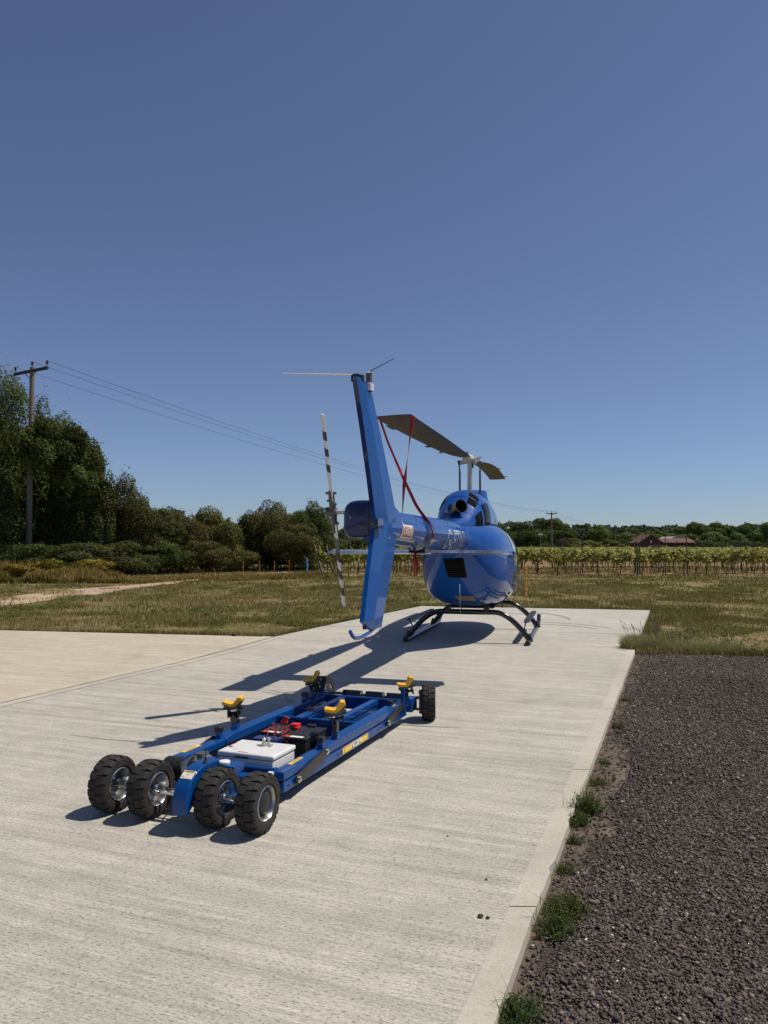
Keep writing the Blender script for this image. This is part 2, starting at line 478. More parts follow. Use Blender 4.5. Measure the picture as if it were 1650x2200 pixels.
# gravel bed, earth strip beside the kerb
sheet('gravel_bed', [(kerbx(-6) - .048, -6), (12, -6), (12, 10.2), (5.6, 11.3), (kerbx(11.7) - .048, 11.7)], GZ, 'gravelb')
mb = MB(); rng = random.Random(4); L = []; Rr = []
y = -2.
while y < 11.6:
    w = .08 + .20 * noise.noise(Vector((y * .8, 3, 0))) + .16 * max(0, noise.noise(Vector((y * 2.3, 9, 0)))) + (.25 if y > 4.4 else .0) * max(0, noise.noise(Vector((y * .5, 1, 5))) + .4)
    L.append((kerbx(y) - .047, y, GZ + .004)); Rr.append((kerbx(y) + max(.06, w), y, GZ + .004)); y += .06
mb.add(L + Rr, [(i, len(L) + i, len(L) + i + 1, i + 1) for i in range(len(L) - 1)])
o = mb.build('earth_strip', 'earth'); o['kind'] = 'structure'

# dirt track and vineyard floor
def strip(name, a, b, z, m, jit=.0, seed=1):
    rg = random.Random(seed); mb = MB(); n = 60
    def samp(pl, t):
        s = t * (len(pl) - 1); i = min(int(s), len(pl) - 2); u = s - i
        return (pl[i][0] * (1 - u) + pl[i + 1][0] * u, pl[i][1] * (1 - u) + pl[i + 1][1] * u)
    A = []; B = []
    for i in range(n + 1):
        p = samp(a, i / n); q = samp(b, i / n)
        A.append((p[0], p[1] + rg.uniform(-jit, jit), z)); B.append((q[0], q[1] + rg.uniform(-jit, jit), z))
    mb.add(A + B, [(i, i + 1, n + 2 + i, n + 1 + i) for i in range(n)])
    o = mb.build(name, m); o['kind'] = 'structure'; return o
strip('dirt_track', [(-16, 18.0), (-10.4, 20.6), (-10.1, 22.4), (-9.6, 26.3), (-9.4, 30.0), (-8.8, 35), (-5.6, 47), (-3.5, 55)],
      [(-17, 21.0), (-12.0, 24.2), (-12.0, 27.0), (-11.3, 30.0), (-10.4, 32.5), (-9.2, 37.0), (-5.9, 49.5), (-3.4, 58)], GZ + .004, 'track', .25)
sheet('vineyard_floor', [(-3.6, 41.2), (45, 39.8), (75, 120), (12, 120)], GZ + .003, 'vsoil')

# ------------------------------------------------------------------ ground cover (stuff)
def inside(px_, py_, poly):
    c = np.zeros(len(px_), bool); n = len(poly); j = n - 1
    for i in range(n):
        xi, yi = poly[i]; xj, yj = poly[j]
        c ^= ((yi > py_) != (yj > py_)) & (px_ < (xj - xi) * (py_ - yi) / ((yj - yi) + 1e-12) + xi)
        j = i
    return c
PADP = [(-22, -6), rk(-6), rk(19.1), (.99, 20.42), (-1.16, 15.4), (-1.92, 13.58), (-7.26, 14.62), (-22, 17.5)]
GRAV = [rk(-6), (12, -6), (12, 10.3), (5.6, 11.38), rk(11.75)]
TRACK = [(-16, 18.0), (-10.4, 20.6), (-10.1, 22.4), (-9.6, 26.3), (-9.4, 30.0), (-8.8, 35), (-9.2, 37.0), (-10.4, 32.5), (-11.3, 30.0), (-12.0, 27.0), (-12.0, 24.2), (-17, 21.0)]
TRACK2 = [(-8.8, 35), (-5.6, 47), (-3.5, 55), (-3.4, 58), (-5.9, 49.5), (-9.2, 37)]
def vnoise(x, y, s, seed=0):
    r = np.random.RandomState(seed); g = r.rand(64, 64)
    x, y = x * .81 + y * .59, -x * .59 + y * .81; u = (x * s) % 64; v = (y * s) % 64; i = u.astype(int); j = v.astype(int); fu = u - i; fv = v - j
    fu = fu * fu * (3 - 2 * fu); fv = fv * fv * (3 - 2 * fv)
    return (g[i % 64, j % 64] * (1 - fu) * (1 - fv) + g[(i + 1) % 64, j % 64] * fu * (1 - fv) + g[i % 64, (j + 1) % 64] * (1 - fu) * fv + g[(i + 1) % 64, (j + 1) % 64] * fu * fv)

def blades(name, x, y, h, w, cols, seed=0, lean=.5, z=GZ - .01, mats='grassb', parent=None):
    r = np.random.RandomState(seed); n = len(x)
    a = r.rand(n) * 2 * np.pi; la = r.rand(n) * 2 * np.pi; ll = h * lean * r.rand(n)
    dx = np.cos(a) * w / 2; dy = np.sin(a) * w / 2
    zz = np.full(n, z) if np.isscalar(z) else z
    p0 = np.stack([x - dx, y - dy, zz], 1); p1 = np.stack([x + dx, y + dy, zz], 1)
    mx = x + np.cos(la) * ll * .35; my = y + np.sin(la) * ll * .35
    p2 = np.stack([mx + dx * .7, my + dy * .7, zz + h * .6], 1); p3 = np.stack([mx - dx * .7, my - dy * .7, zz + h * .6], 1)
    p4 = np.stack([x + np.cos(la) * ll, y + np.sin(la) * ll, zz + h], 1)
    V = np.stack([p0, p1, p2, p3, p4], 1).reshape(-1, 3)
    i = np.arange(n) * 5
    F = np.concatenate([np.stack([i, i + 1, i + 2], 1), np.stack([i, i + 2, i + 3], 1), np.stack([i + 3, i + 2, i + 4], 1)])
    return np_mesh(name, V, F, mats, parent=parent, col=np.repeat(cols, 5, 0))

def grass_cols(x, y, seed, bias=0.):
    r = np.random.RandomState(seed)
    t = vnoise(x, y, .35, 1) * .4 + vnoise(x, y, 1.6, 2) * .45 + r.rand(len(x)) * .45 - .18 + bias
    t = np.clip(t, 0, 1)[:, None]
    g = np.array([.14, .15, .036]); s = np.array([.54, .41, .22]); m_ = np.array([.26, .225, .082])
    c = np.where(t < .5, g + (m_ - g) * t * 2, m_ + (s - m_) * (t - .5) * 2)
    return c * (.5 + .95 * r.rand(len(x)))[:, None]

def scatter(n, y0, y1, seed, half=.56):
    r = np.random.RandomState(seed)
    y = np.sqrt(r.rand(n) * (y1 ** 2 - y0 ** 2) + y0 ** 2)
    x = (r.rand(n) * 2 - 1) * half * y
    return x, y, r
for k, (n, y0, y1, h0, h1, w, bias) in enumerate(((170000, 10.5, 19, .03, .10, .009, .0), (190000, 19, 32, .05, .12, .017, .0), (120000, 32, 60, .06, .15, .035, .06))):
    x, y, r = scatter(n, y0, y1, 10 + k)
    keep = ~(inside(x, y, PADP) | inside(x, y, GRAV) | ((inside(x, y, TRACK) | inside(x, y, TRACK2)) & (r.rand(n) < np.where(vnoise(x, y, .9, 21) > .55, .45, .97))))
    keep &= ~((vnoise(x, y, 1.1, 7) > .60) & (r.rand(n) < .85))
    keep &= ~((vnoise(x, y, .45, 17) > .68) & (r.rand(n) < .7))
    x = x[keep]; y = y[keep]; n = len(x)
    h = (h0 + (h1 - h0) * r.rand(n) ** 2) * (.6 + .9 * vnoise(x, y, .8, 5))
    o = blades('grass', x, y, h, w * (.6 + .8 * r.rand(n)), grass_cols(x, y, 30 + k, bias), 40 + k)
    tag(o, ['short olive and straw coloured grass nearest the concrete', 'dry grass in the middle of the field', 'far dry grass before the vineyard and bushes'][k], 'grass', kind='stuff')
# broad-leaved weeds and clover patches in the turf
r = np.random.RandomState(91); nc = 900
yc = np.sqrt(r.rand(nc) * (40 ** 2 - 12 ** 2) + 12 ** 2); xc = (r.rand(nc) * 2 - 1) * .55 * yc
k_ = ~(inside(xc, yc, PADP) | inside(xc, yc, GRAV) | inside(xc, yc, TRACK)) & (vnoise(xc, yc, .3, 44) > .42)
xc = xc[k_]; yc = yc[k_]; nc = len(xc); m_ = 34
rad = .05 + .22 * r.rand(nc) ** 2
X = np.repeat(xc, m_) + r.randn(nc * m_) * np.repeat(rad, m_); Y = np.repeat(yc, m_) + r.randn(nc * m_) * np.repeat(rad, m_)
P_ = np.stack([X, Y, GZ + .02 + .09 * r.rand(nc * m_) * np.repeat(.5 + rad * 3, m_)], 1)
k_ = ~(inside(X, Y, PADP) | inside(X, Y, GRAV)); P_ = P_[k_]
def _lg(P, r, s0):
    n = len(P); N = np.stack([r.randn(n) * .5, r.randn(n) * .5, np.ones(n)], 1); N /= np.linalg.norm(N, axis=1, keepdims=True)
    t = r.randn(n, 3); t -= N * (t * N).sum(1, keepdims=True); t /= np.linalg.norm(t, axis=1, keepdims=True); b_ = np.cross(N, t); s_ = (s0 * (.5 + r.rand(n)))[:, None]
    q = np.stack([P - t * s_, P + b_ * s_ * .4, P + t * s_, P - b_ * s_ * .4], 1); return q.reshape(-1, 3), np.arange(n * 4).reshape(-1, 4)
V, F = _lg(P_, r, .035)
tag(np_mesh('field_weeds', V, F, 'grassb', col=np.repeat(np.array([.085, .125, .030]) * (.6 + .9 * r.rand(len(P_)))[:, None], 4, 0)), 'low green leafy weeds scattered through the dry grass', 'weeds', kind='stuff')
# taller rough grass along the pad and gravel edges
r = np.random.RandomState(5)
def edge_scatter(p, q, n, w):
    t = r.rand(n); d = r.rand(n) ** 1.5 * w; P = np.array(p); Q = np.array(q); u = (Q - P) / np.linalg.norm(Q - P); nn = np.array([-u[1], u[0]])
    pts = P + (Q - P) * t[:, None] + nn * (d - .10 * (w > .3) * r.rand(n))[:, None]; return pts[:, 0], pts[:, 1]
X = []; Y = []
for p, q, n, w in (((-7.3, 14.66), (-14, 15.9), 0, .3), ((-1.93, 13.62), (-7.26, 14.66), 0, .3), ((5.6, 11.4), (3.85, 11.8), 5000, .5), ((9.5, 10.75), (5.6, 11.4), 7000, .45), (rk(12.2), rk(19.1), 0, .2)):
    if n: a, b = edge_scatter(q, p, n, w); X.append(a); Y.append(b)
for (p, q, n) in (((-14, 15.95), (-7.26, 14.66), 5000), ((-7.26, 14.66), (-1.95, 13.64), 7000), ((-1.93, 13.64), (-1.17, 15.45), 2500), ((-1.17, 15.45), (.98, 20.45), 3500), ((1.0, 20.47), (6.6, 19.15), 4000)):
    a, b = edge_scatter(p, q, n, .22); X.append(a); Y.append(b)
t = r.rand(4000); yy = 11.8 + t * 7.2; X.append(kerbx(yy) + .02 + r.rand(4000) ** 2 * .3); Y.append(yy)
x = np.concatenate(X); y = np.concatenate(Y)
k_ = ~(inside(x, y, PADP)); x = x[k_]; y = y[k_]
o = blades('grass', x, y, .04 + .10 * r.rand(len(x)) ** 1.6, .008 + .006 * r.rand(len(x)), grass_cols(x, y, 66, .02), 67)
tag(o, 'fringe of longer grass growing along the concrete edge', 'grass', kind='stuff')

def at(px, d): return (px - 825) / 1650 * d
def zat(py, d): return 1.6 + (1172 - py) / 1650 * d

# tall grass, weeds and yellow flowers along the hedge
n = 60000
r = np.random.RandomState(77)
px_ = r.rand(n) * 760 - 30
d = 33.5 + r.rand(n) ** 1.2 * 6 + np.clip((px_ - 380) / 60, 0, 12)
x = at(px_, d); y = d
k_ = ~(inside(x, y, TRACK) | inside(x, y, TRACK2)); x = x[k_]; y = y[k_]; px_ = px_[k_]; n = len(x)
h = (.25 + .55 * r.rand(n) * vnoise(x, y, .5, 8) * 1.4) * np.clip(1.5 - px_ / 260, .3, 1.12) * (.35 + 1.1 * vnoise(x, y, 1.3, 12))
c = grass_cols(x, y, 78, .08) * np.array([1.05, .92, .72])
o = blades('grass', x, y, h, .03 + .03 * r.rand(n), c, 79)
tag(o, 'tall straw coloured grass along the foot of the hedge', 'grass', kind='stuff')

# gravel chips
r = np.random.RandomState(9)
n = 290000
y = 2.2 + (r.rand(n) ** 1.55) * 9.4
x = kerbx(y) + .02 + r.rand(n) * (.60 * y + .9 - kerbx(y)).clip(.2, 9)
k_ = inside(x, y, GRAV)
edge = x - kerbx(y)
k_ &= ~((edge < .03 + .34 * vnoise(x, y, 1.1, 3) * np.clip(y / 5, .35, 1)) & (r.rand(n) < .80))
k_ &= ~((vnoise(x, y, .8, 33) > .78) & (r.rand(n) < .35))
x = x[k_]; y = y[k_]; n = len(x)
s = (.0031 + .0056 * r.rand(n) ** 2.8) * (1 + .055 * y) * (1 + (r.rand(n) > .985) * .8)
base = np.array([[1, 0, 0], [-1, 0, 0], [0, 1, 0], [0, -1, 0], [0, 0, 1], [0, 0, -1]], float)
ang = r.rand(n) * 2 * np.pi
V = base[None] * (.75 + .6 * r.rand(n, 6, 1)) + (r.rand(n, 6, 3) - .5) * .95
V *= np.stack([s * (1 + .5 * r.rand(n)), s * (.8 + .4 * r.rand(n)), s * (.45 + .35 * r.rand(n))], 1)[:, None, :]
ca, sa = np.cos(ang)[:, None], np.sin(ang)[:, None]
V = np.stack([V[..., 0] * ca - V[..., 1] * sa, V[..., 0] * sa + V[..., 1] * ca, V[..., 2]], 2)
tilt = (r.rand(n) - .5)[:, None] * 1.0
V = np.stack([V[..., 0], V[..., 1] * np.cos(tilt) - V[..., 2] * np.sin(tilt), V[..., 1] * np.sin(tilt) + V[..., 2] * np.cos(tilt)], 2)
V += np.stack([x, y, GZ + s * .3 + r.rand(n) * .006 + .012 * vnoise(x, y, 1.2, 4)], 1)[:, None, :]
F = np.array([[0, 2, 4], [2, 1, 4], [1, 3, 4], [3, 0, 4], [2, 0, 5], [1, 2, 5], [3, 1, 5], [0, 3, 5]])
F = (F[None] + (np.arange(n) * 6)[:, None, None]).reshape(-1, 3)
g = r.rand(n)
c = np.array([.084, .067, .058]) * (.55 + .95 * r.rand(n))[:, None]
c = np.where((g > .86)[:, None], np.array([.17, .13, .10]) * (.7 + .6 * r.rand(n))[:, None], c)
c = np.where((g > .9935)[:, None], np.array([.42, .37, .31]) * (.7 + .6 * r.rand(n))[:, None], c)
c = np.where((g > .9990)[:, None], np.array([.62, .60, .56]), c)
tag(np_mesh('gravel', V.reshape(-1, 3), F, 'stone', col=np.repeat(c, 6, 0)), 'dark grey angular gravel chips beside the kerb', 'gravel', kind='stuff')

# ------------------------------------------------------------------ leaves, trees, shrubs
def leaf_geo(P, N, size, r, aspect=.6):
    n = len(P); N = N / (np.linalg.norm(N, axis=1, keepdims=True) + 1e-9)
    t = r.randn(n, 3); t -= N * (t * N).sum(1, keepdims=True); t /= np.linalg.norm(t, axis=1, keepdims=True) + 1e-9
    b = np.cross(N, t); s = size[:, None]
    q = np.stack([P - t * s * .5, P + b * s * .5 * aspect + N * s * .08, P + t * s * .5, P - b * s * .5 * aspect + N * s * .08], 1)
    F = np.arange(n * 4).reshape(-1, 4)
    return q.reshape(-1, 3), F

def crown_cloud(seed, cx, cy, z0, z1, rx, ry, nb, nl, ls, col, colvar=.3, shape=1., hi=None, wisp=.0, br=(.24, .42)):
    r = np.random.RandomState(seed)
    zc = (z0 + z1) / 2; rz = (z1 - z0) / 2
    B = []
    while len(B) < nb:
        d = r.randn(3); d /= np.linalg.norm(d); k = (.42 + .42 * r.rand() + (.13 if r.rand() < .18 else 0))
        s = br[0] + (br[1] - br[0]) * r.rand()
        p = d * k
        if p[2] > 0: w_ = 1 - .30 * shape * p[2]
        else: w_ = 1
        B.append((p[0] * w_ * rx + cx, p[1] * w_ * ry + cy, p[2] * rz + zc, s * rx * (.8 + .5 * r.rand()), s * ry * (.8 + .5 * r.rand()), s * rz * (.75 + .5 * r.rand())))
    B = np.array(B)
    tint = (1 + colvar * (r.rand(nb) * 2 - 1))[:, None] * np.ones(3) * (1 + .14 * (r.rand(nb, 3) - .5) * np.array([2, .4, .6]))
    w = (B[:, 3] * B[:, 4] + B[:, 3] * B[:, 5]); w /= w.sum()
    bi = r.choice(nb, nl, p=w)
    d = r.randn(nl, 3); d[:, 2] = np.where(r.rand(nl) < .25, d[:, 2], np.abs(d[:, 2]) * .9 - .25); d /= np.linalg.norm(d, axis=1, keepdims=True)
    k = 1 - np.abs(r.randn(nl)) * .12 + (r.rand(nl) < wisp) * r.rand(nl) * .45
    lump = 1 + .10 * np.sin(d[:, 0] * 5 + bi) * np.sin(d[:, 2] * 6 + bi * 2)
    P = B[bi, :3] + d * B[bi, 3:] * (k * lump)[:, None]
    N = d + r.randn(nl, 3) * .55
    sz = ls * (.6 + .8 * r.rand(nl))
    base = np.array(col)
    c = base * tint[bi] * (.7 + .6 * r.rand(nl))[:, None]
    if hi is not None:
        m_ = r.rand(nl) < .10
        c[m_] = np.array(hi) * (.7 + .6 * r.rand(m_.sum()))[:, None]
    # inner foliage: larger leaves filling the body
    ni = int(nl * .16)
    di = r.randn(ni, 3); di /= np.linalg.norm(di, axis=1, keepdims=True); kk = r.rand(ni) ** .5 * .62
    Pi = np.array([cx, cy, zc]) + di * np.array([rx, ry, rz]) * kk[:, None]
    P = np.concatenate([P, Pi]); N = np.concatenate([N, di + r.randn(ni, 3) * .7]); sz = np.concatenate([sz, ls * 2.4 * (.7 + .6 * r.rand(ni))])
    c = np.concatenate([c, base * (.7 + .3 * r.rand(ni))[:, None]])
    keep = P[:, 2] > max(GZ, z0 - .3)
    V, F = leaf_geo(P[keep], N[keep], sz[keep], r)
    return V, F, np.repeat(c[keep], 4, 0), B

def trunk_mb(x, y, h, r0, B, seed, nlimb=7):
    rg = random.Random(seed); mb = MB()
    pts = [(x, y, GZ - .05)]
    for i in range(1, 5): pts.append((x + rg.uniform(-.08, .08) * h * .3, y + rg.uniform(-.08, .08) * h * .3, h * i / 4))
    mb.tube(pts, [r0 * 1.25, r0, r0 * .85, r0 * .65, r0 * .35], 8)
    idx = list(range(len(B))); rg.shuffle(idx)
    for i in idx[:nlimb]:
        b = B[i]; s = Vector(pts[rg.choice((2, 3))]); e = Vector(b[:3]); mid = (s + e) / 2 + Vector((0, 0, -.1 * (e - s).length))
        mb.tube([s, mid, e], [r0 * .45, r0 * .3, r0 * .12], 6)
    return mb

def tree(name, px, top, hw, d, base, nb, nl, ls, col, label, cat='tree', group=None, seed=1, depth=1., hi=None, crown0=.12, wisp=.06, shape=1., trunk=True, colvar=.3):
    x = at(px, d); ztop = zat(top, d); rx = hw / 1650 * d
    loc = (x, d, 0)
    root = empty(name, loc, 0, label, cat, group)
    z0 = crown0 * ztop
    V, F, C, B = crown_cloud(seed, 0, 0, z0, ztop * .985, rx, rx * depth, nb, nl, ls, col, hi=hi, wisp=wisp, shape=shape, colvar=colvar)
    np_mesh('crown', V, F, 'leaf', parent=root, col=C)
    if trunk:
        trunk_mb(0, 0, ztop * .62, max(.05, ztop * .022), B, seed).build('trunk', 'bark', root)
    return root

def long_hedge(name, p0, p1, h, th, n, ls, col, label, seed=55):
    r = np.random.RandomState(seed); t = r.rand(n)
    P0 = np.array(p0); P1 = np.array(p1); u = P1 - P0; L_ = np.linalg.norm(u); u = u / L_; nn = np.array([-u[1], u[0]])
    a = r.rand(n) * math.pi; rr = 1 - .15 * np.abs(r.randn(n))
    hh = h * (1 + .12 * np.sin(t * L_ * .7) + .08 * np.sin(t * L_ * 2.3))
    off = np.cos(a) * th * rr; z = np.sin(a) ** .5 * hh * rr
    P = np.stack([P0[0] + u[0] * t * L_ + nn[0] * off, P0[1] + u[1] * t * L_ + nn[1] * off, z + GZ], 1)
    N = np.stack([nn[0] * np.cos(a), nn[1] * np.cos(a), np.sin(a)], 1) + r.randn(n, 3) * .4
    V, F = leaf_geo(P, N, ls * (.6 + .8 * r.rand(n)), r)
    c = np.array(col) * (.6 + .8 * r.rand(n))[:, None]
    return tag(np_mesh(name, V, F, 'leaf', col=np.repeat(c, 4, 0)), label, 'hedge')
DG = (.082, .112, .030); DG2 = (.094, .108, .034); OL = (.118, .116, .036); BR = (.100, .088, .034); IV = (.125, .125, .036)
HI = (.20, .20, .055)
GL = 'trees and tall bushes along the left hedge'
T = [
 ('broadleaf_tree', -20, 812, 125, 43, 1200, 60, 79800, .125, DG, 'tallest dark green broadleaf tree, cut by the left picture edge behind the power pole'),
 ('broadleaf_tree', 128, 888, 92, 41.5, 1200, 60, 79800, .125, DG, 'broad dark green tree whose leaves hide the middle of the near power pole'),
 ('broadleaf_tree', 25, 1010, 110, 40.8, 1200, 40, 38000, .125, DG, 'dense dark undergrowth tree left of the near power pole foot'),
 ('broadleaf_tree', 66, 858, 62, 44.8, 1200, 40, 26000, .125, DG, 'dark tree filling the skyline just right of the near pole top'),
 ('broadleaf_tree', 180, 950, 46, 43.5, 1200, 34, 26000, .125, DG, 'dark tree sloping down at the right end of the big tree group'),
 ('hawthorn_tree', 212, 985, 34, 43, 1200, 22, 17100, .105, DG2, 'narrow tree with loose twigs reaching right from the big dark trees'),
 ('hawthorn_tree', 268, 1043, 62, 44, 1200, 40, 38000, .105, BR, 'brownish hawthorn tree just right of the tall dark trees'),
 ('hawthorn_tree', 345, 1078, 48, 45.5, 1200, 34, 26600, .105, DG2, 'low rounded hawthorn between the brownish one and the thin topped one'),
 ('hawthorn_tree', 392, 1085, 42, 47, 1200, 30, 24700, .105, BR, 'hawthorn with thin bare twigs sticking from its top'),
 ('hawthorn_tree', 452, 1098, 50, 48.5, 1200, 34, 26600, .105, IV, 'yellow green ivy covered tree just left of the gap in the hedge'),
 ('hawthorn_tree', 528, 1100, 26, 50.5, 1200, 20, 15200, .105, DG2, 'small tree just right of the gap in the hedge'),
 ('hawthorn_tree', 583, 1074, 52, 51.5, 1200, 38, 34200, .105, OL, 'grey topped wide bush left of the striped tail rotor'),
 ('broadleaf_tree', 672, 1073, 46, 52, 1200, 36, 32300, .105, DG, 'dark ivy covered tree directly behind the tail rotor hub'),
 ('hawthorn_tree', 632, 1120, 48, 49.5, 1200, 30, 22800, .105, OL, 'mid green bush in front of the dark ivy covered tree'),
]
for i, (nm, px, top, hw, d, bs, nb, nl, ls, c, lb) in enumerate(T):
    if i == 2: px -= 62
    if i == 1: d = 44.5
    pass
    rt_ = tree(nm, px if i else px - 14, top if i != 1 else top + 6, (hw if i != 2 else 72) * (1.27 if i > 5 else 1.06), d, bs, nb, nl, ls, c, lb, group=GL, seed=100 + i, depth=.8, hi=HI, crown0=-.06, wisp=.05, shape=.75)
    if i == 1:                                        # leafy limbs reaching forward in front of the pole
        for j_, (p_, t_, b2, hw_, dd_, n_) in enumerate(((78, 892, 1016, 52, 40.6, 9000), (150, 905, 1060, 60, 41.5, 12000))):
            V, F, C, B_ = crown_cloud(160 + j_, at(p_, dd_) - rt_.location.x, dd_ - rt_.location.y, zat(b2, dd_), zat(t_, dd_), hw_ / 1650 * dd_, .9, 22, n_, .125, c, hi=HI, wisp=.05)
            np_mesh('leafy_limb', V, F, 'leaf', parent=rt_, col=C)
long_hedge('hawthorn_hedge', (at(205, 49), 49), (at(492, 52.5), 52.5), 3.5, 1.6, 60000, .12, tuple(v * .9 for v in OL), 'continuous thick hawthorn hedge under the tree tops left of the gap', 56)
long_hedge('hawthorn_hedge', (at(516, 54), 54), (at(712, 56), 56), 3.4, 1.6, 42000, .12, tuple(v * .85 for v in OL), 'continuous thick hawthorn hedge under the tree tops right of the gap', 57)
# low bramble masses at the hedge foot
SH = [
 (60, 1168, 70, 38.5, DG, 'dark bramble bush at the foot of the near power pole'),
 (165, 1178, 62, 38.5, DG2, 'low bramble bush right of the near power pole foot'),
 (255, 1174, 70, 40, DG2, 'long low green bramble bush before the brownish hawthorn'),
 (345, 1172, 62, 42, DG, 'low bramble bush before the thin topped hawthorn'),
 (430, 1172, 52, 44, OL, 'olive scrub bush before the ivy covered tree'),
 (500, 1180, 46, 46.5, OL, 'olive scrub at the foot of the hedge gap'),
 (575, 1176, 52, 48, OL, 'low scrub below the grey topped bush'),
 (655, 1178, 48, 49, OL, 'low scrub behind the blue marker tube'),
 (722, 1176, 34, 52, OL, 'small scrub patch left of the leaning vineyard posts'),
]
for i, (px, top, hw, d, c, lb) in enumerate(SH):
    d = d + (2.2 if i < 6 else 4.5)
    tree('bramble_bush', px, top - (12 if i > 0 else 0), hw * 1.2, d, 0, 26, 16000, .10, c, lb, 'bush', 'low bushes at the hedge foot', 200 + i, .7, (.14, .13, .04), .0, .1, .3, trunk=False)
# yellow flowering weeds
for i, (px, top, hw, d, lb) in enumerate(((95, 1202, 48, 35.6, 'yellow flowering weeds left of the pole foot'), (195, 1200, 52, 36, 'yellow flowering weeds right of the pole foot'), (30, 1212, 34, 34.6, 'yellow weeds at the left picture edge'))):
    tree('yellow_weeds', px, top, hw, d, 0, 16, 5000, .09, (.26, .20, .035), lb, 'weeds', 'yellow flowering weeds by the hedge', 240 + i, .5, (.42, .30, .03), .0, .3, .3, trunk=False)

# right-hand and far trees
GR = 'trees beyond the vineyard'
FT = [
 ('oak_tree', 1058, 1118, 50, 165, DG, 'oak tree mostly hidden behind the engine cowling'),
 ('oak_tree', 1118, 1117, 52, 168, DG, 'dark oak tree appearing just right of the cabin'),
 ('oak_tree', 1182, 1109, 52, 172, DG, 'large round oak behind the distant power pole'),
 ('oak_tree', 1152, 1140, 45, 162, DG, 'lower dark tree under the large round oak'),
 ('oak_tree', 1212, 1142, 34, 168, DG2, 'right shoulder tree below the large round oak'),
 ('oak_tree', 1285, 1127, 30, 300, DG, 'dome shaped tree right of the distant power pole'),
 ('oak_tree', 1258, 1136, 20, 305, DG2, 'pale small tree left of the dome shaped tree'),
 ('oak_tree', 1318, 1137, 34, 310, DG2, 'wide tree behind the most distant pole'),
 ('oak_tree', 1362, 1139, 34, 230, DG2, 'wood edge tree above the barn roof'),
 ('oak_tree', 1405, 1137, 34, 230, DG, 'wood edge tree above the barn gable'),
 ('oak_tree', 1452, 1131, 34, 230, DG2, 'pale green tree above the low barn wing'),
 ('oak_tree', 1500, 1124, 36, 225, DG, 'large wood edge tree right of the barn wing'),
 ('oak_tree', 1543, 1121, 38, 222, DG, 'tallest wood edge tree right of the farm'),
 ('oak_tree', 1532, 1142, 44, 215, DG2, 'front rounded tree below the tallest wood edge tree'),
 ('oak_tree', 1603, 1126, 34, 222, DG, 'wood edge tree second from the right picture edge'),
 ('oak_tree', 1648, 1123, 36, 222, DG, 'wood edge tree cut by the right picture edge'),
 ('oak_tree', 1582, 1146, 36, 215, DG2, 'low tree in the dip of the wood line'),
 ('oak_tree', 1480, 1143, 34, 215, DG2, 'low tree right behind the barn wing end'),
]
for i, (nm, px, top, hw, d, c, lb) in enumerate(FT):
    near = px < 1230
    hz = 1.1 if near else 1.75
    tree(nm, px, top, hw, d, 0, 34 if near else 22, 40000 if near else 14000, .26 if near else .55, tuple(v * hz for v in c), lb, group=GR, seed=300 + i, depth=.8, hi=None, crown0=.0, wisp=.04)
HG = [
 (1248, 1160, 24, 118, 'leftmost rounded yellow green hedge bush right of the distant pole'), (1272, 1158, 22, 120, 'second rounded yellow green hedge bush'),
 (1296, 1159, 22, 122, 'third rounded yellow green hedge bush'), (1322, 1161, 22, 120, 'rightmost rounded yellow green hedge bush left of the barn'),
]
for i, (px, top, hw, d, lb) in enumerate(HG):
    tree('hedge_bush', px, top, hw, d, 0, 18, 9000, .24, (.20, .215, .055), lb, 'bush', 'yellow green hedge bushes left of the barn', 340 + i, .8, None, .0, .02, .3, trunk=False)
for i, (px, top, hw, d, lb) in enumerate(((770, 1160, 46, 100, 'far low tree seen below the tail gearbox'), (735, 1166, 36, 120, 'far tree between the tail rotor and the gearbox'), (842, 1162, 44, 104, 'far low tree hidden behind the tail fin'),
        (905, 1160, 44, 104, 'far low tree seen below the tail boom'), (965, 1158, 40, 100, 'far tree behind the cabin'), (1020, 1150, 44, 95, 'far tree right behind the fuselage'), (505, 1169, 30, 130, 'far low tree seen through the hedge gap'))):
    tree('hedge_tree', px, top, hw, d, 0, 20, 6000, .38, DG2, lb, 'tree', 'low far trees behind the helicopter', 360 + i, .7, None, .0, .04, .4, trunk=True)
# long far hedges
long_hedge('field_hedge', (at(1325, 140), 140), (at(1700, 138), 138), 1.35, 1.0, 16000, .30, DG2, 'trimmed dark hedge in front of the barn')
long_hedge('boundary_hedge', (at(1235, 185), 185), (at(1720, 178), 178), 2.6, 1.5, 16000, .5, DG, 'long dark hedge line running behind the barn to the right')
long_hedge('valley_hedge', (at(-60, 150), 150), (at(1240, 175), 175), 3.0, 2., 22000, .6, DG2, 'long far hedge line low on the horizon behind the helicopter')
for i in range(14):                                   # a far wood closes the horizon
    pass
r = np.random.RandomState(31); n = 40000
t = r.rand(n); pxs = -200 + t * 2100; dd = 300 + 40 * r.rand(n)
hh = 5.5 + 2.2 * vnoise(pxs, pxs * 0, .02, 3) + 1.5 * vnoise(pxs, pxs * 0, .09, 4) + 2.5 * (pxs > 1230)
P = np.stack([(pxs - 825) / 1650 * dd, dd, r.rand(n) ** .6 * hh], 1)
V, F = leaf_geo(P, np.stack([r.randn(n) * .5, -np.ones(n), np.abs(r.randn(n)) * .8], 1), 1.1 + r.rand(n), r)
tag(np_mesh('far_wood', V, F, 'leaf', col=np.repeat(np.array([.048, .062, .030]) * (.7 + .6 * r.rand(n))[:, None], 4, 0)), 'far continuous wood along the horizon', 'wood', kind='stuff')

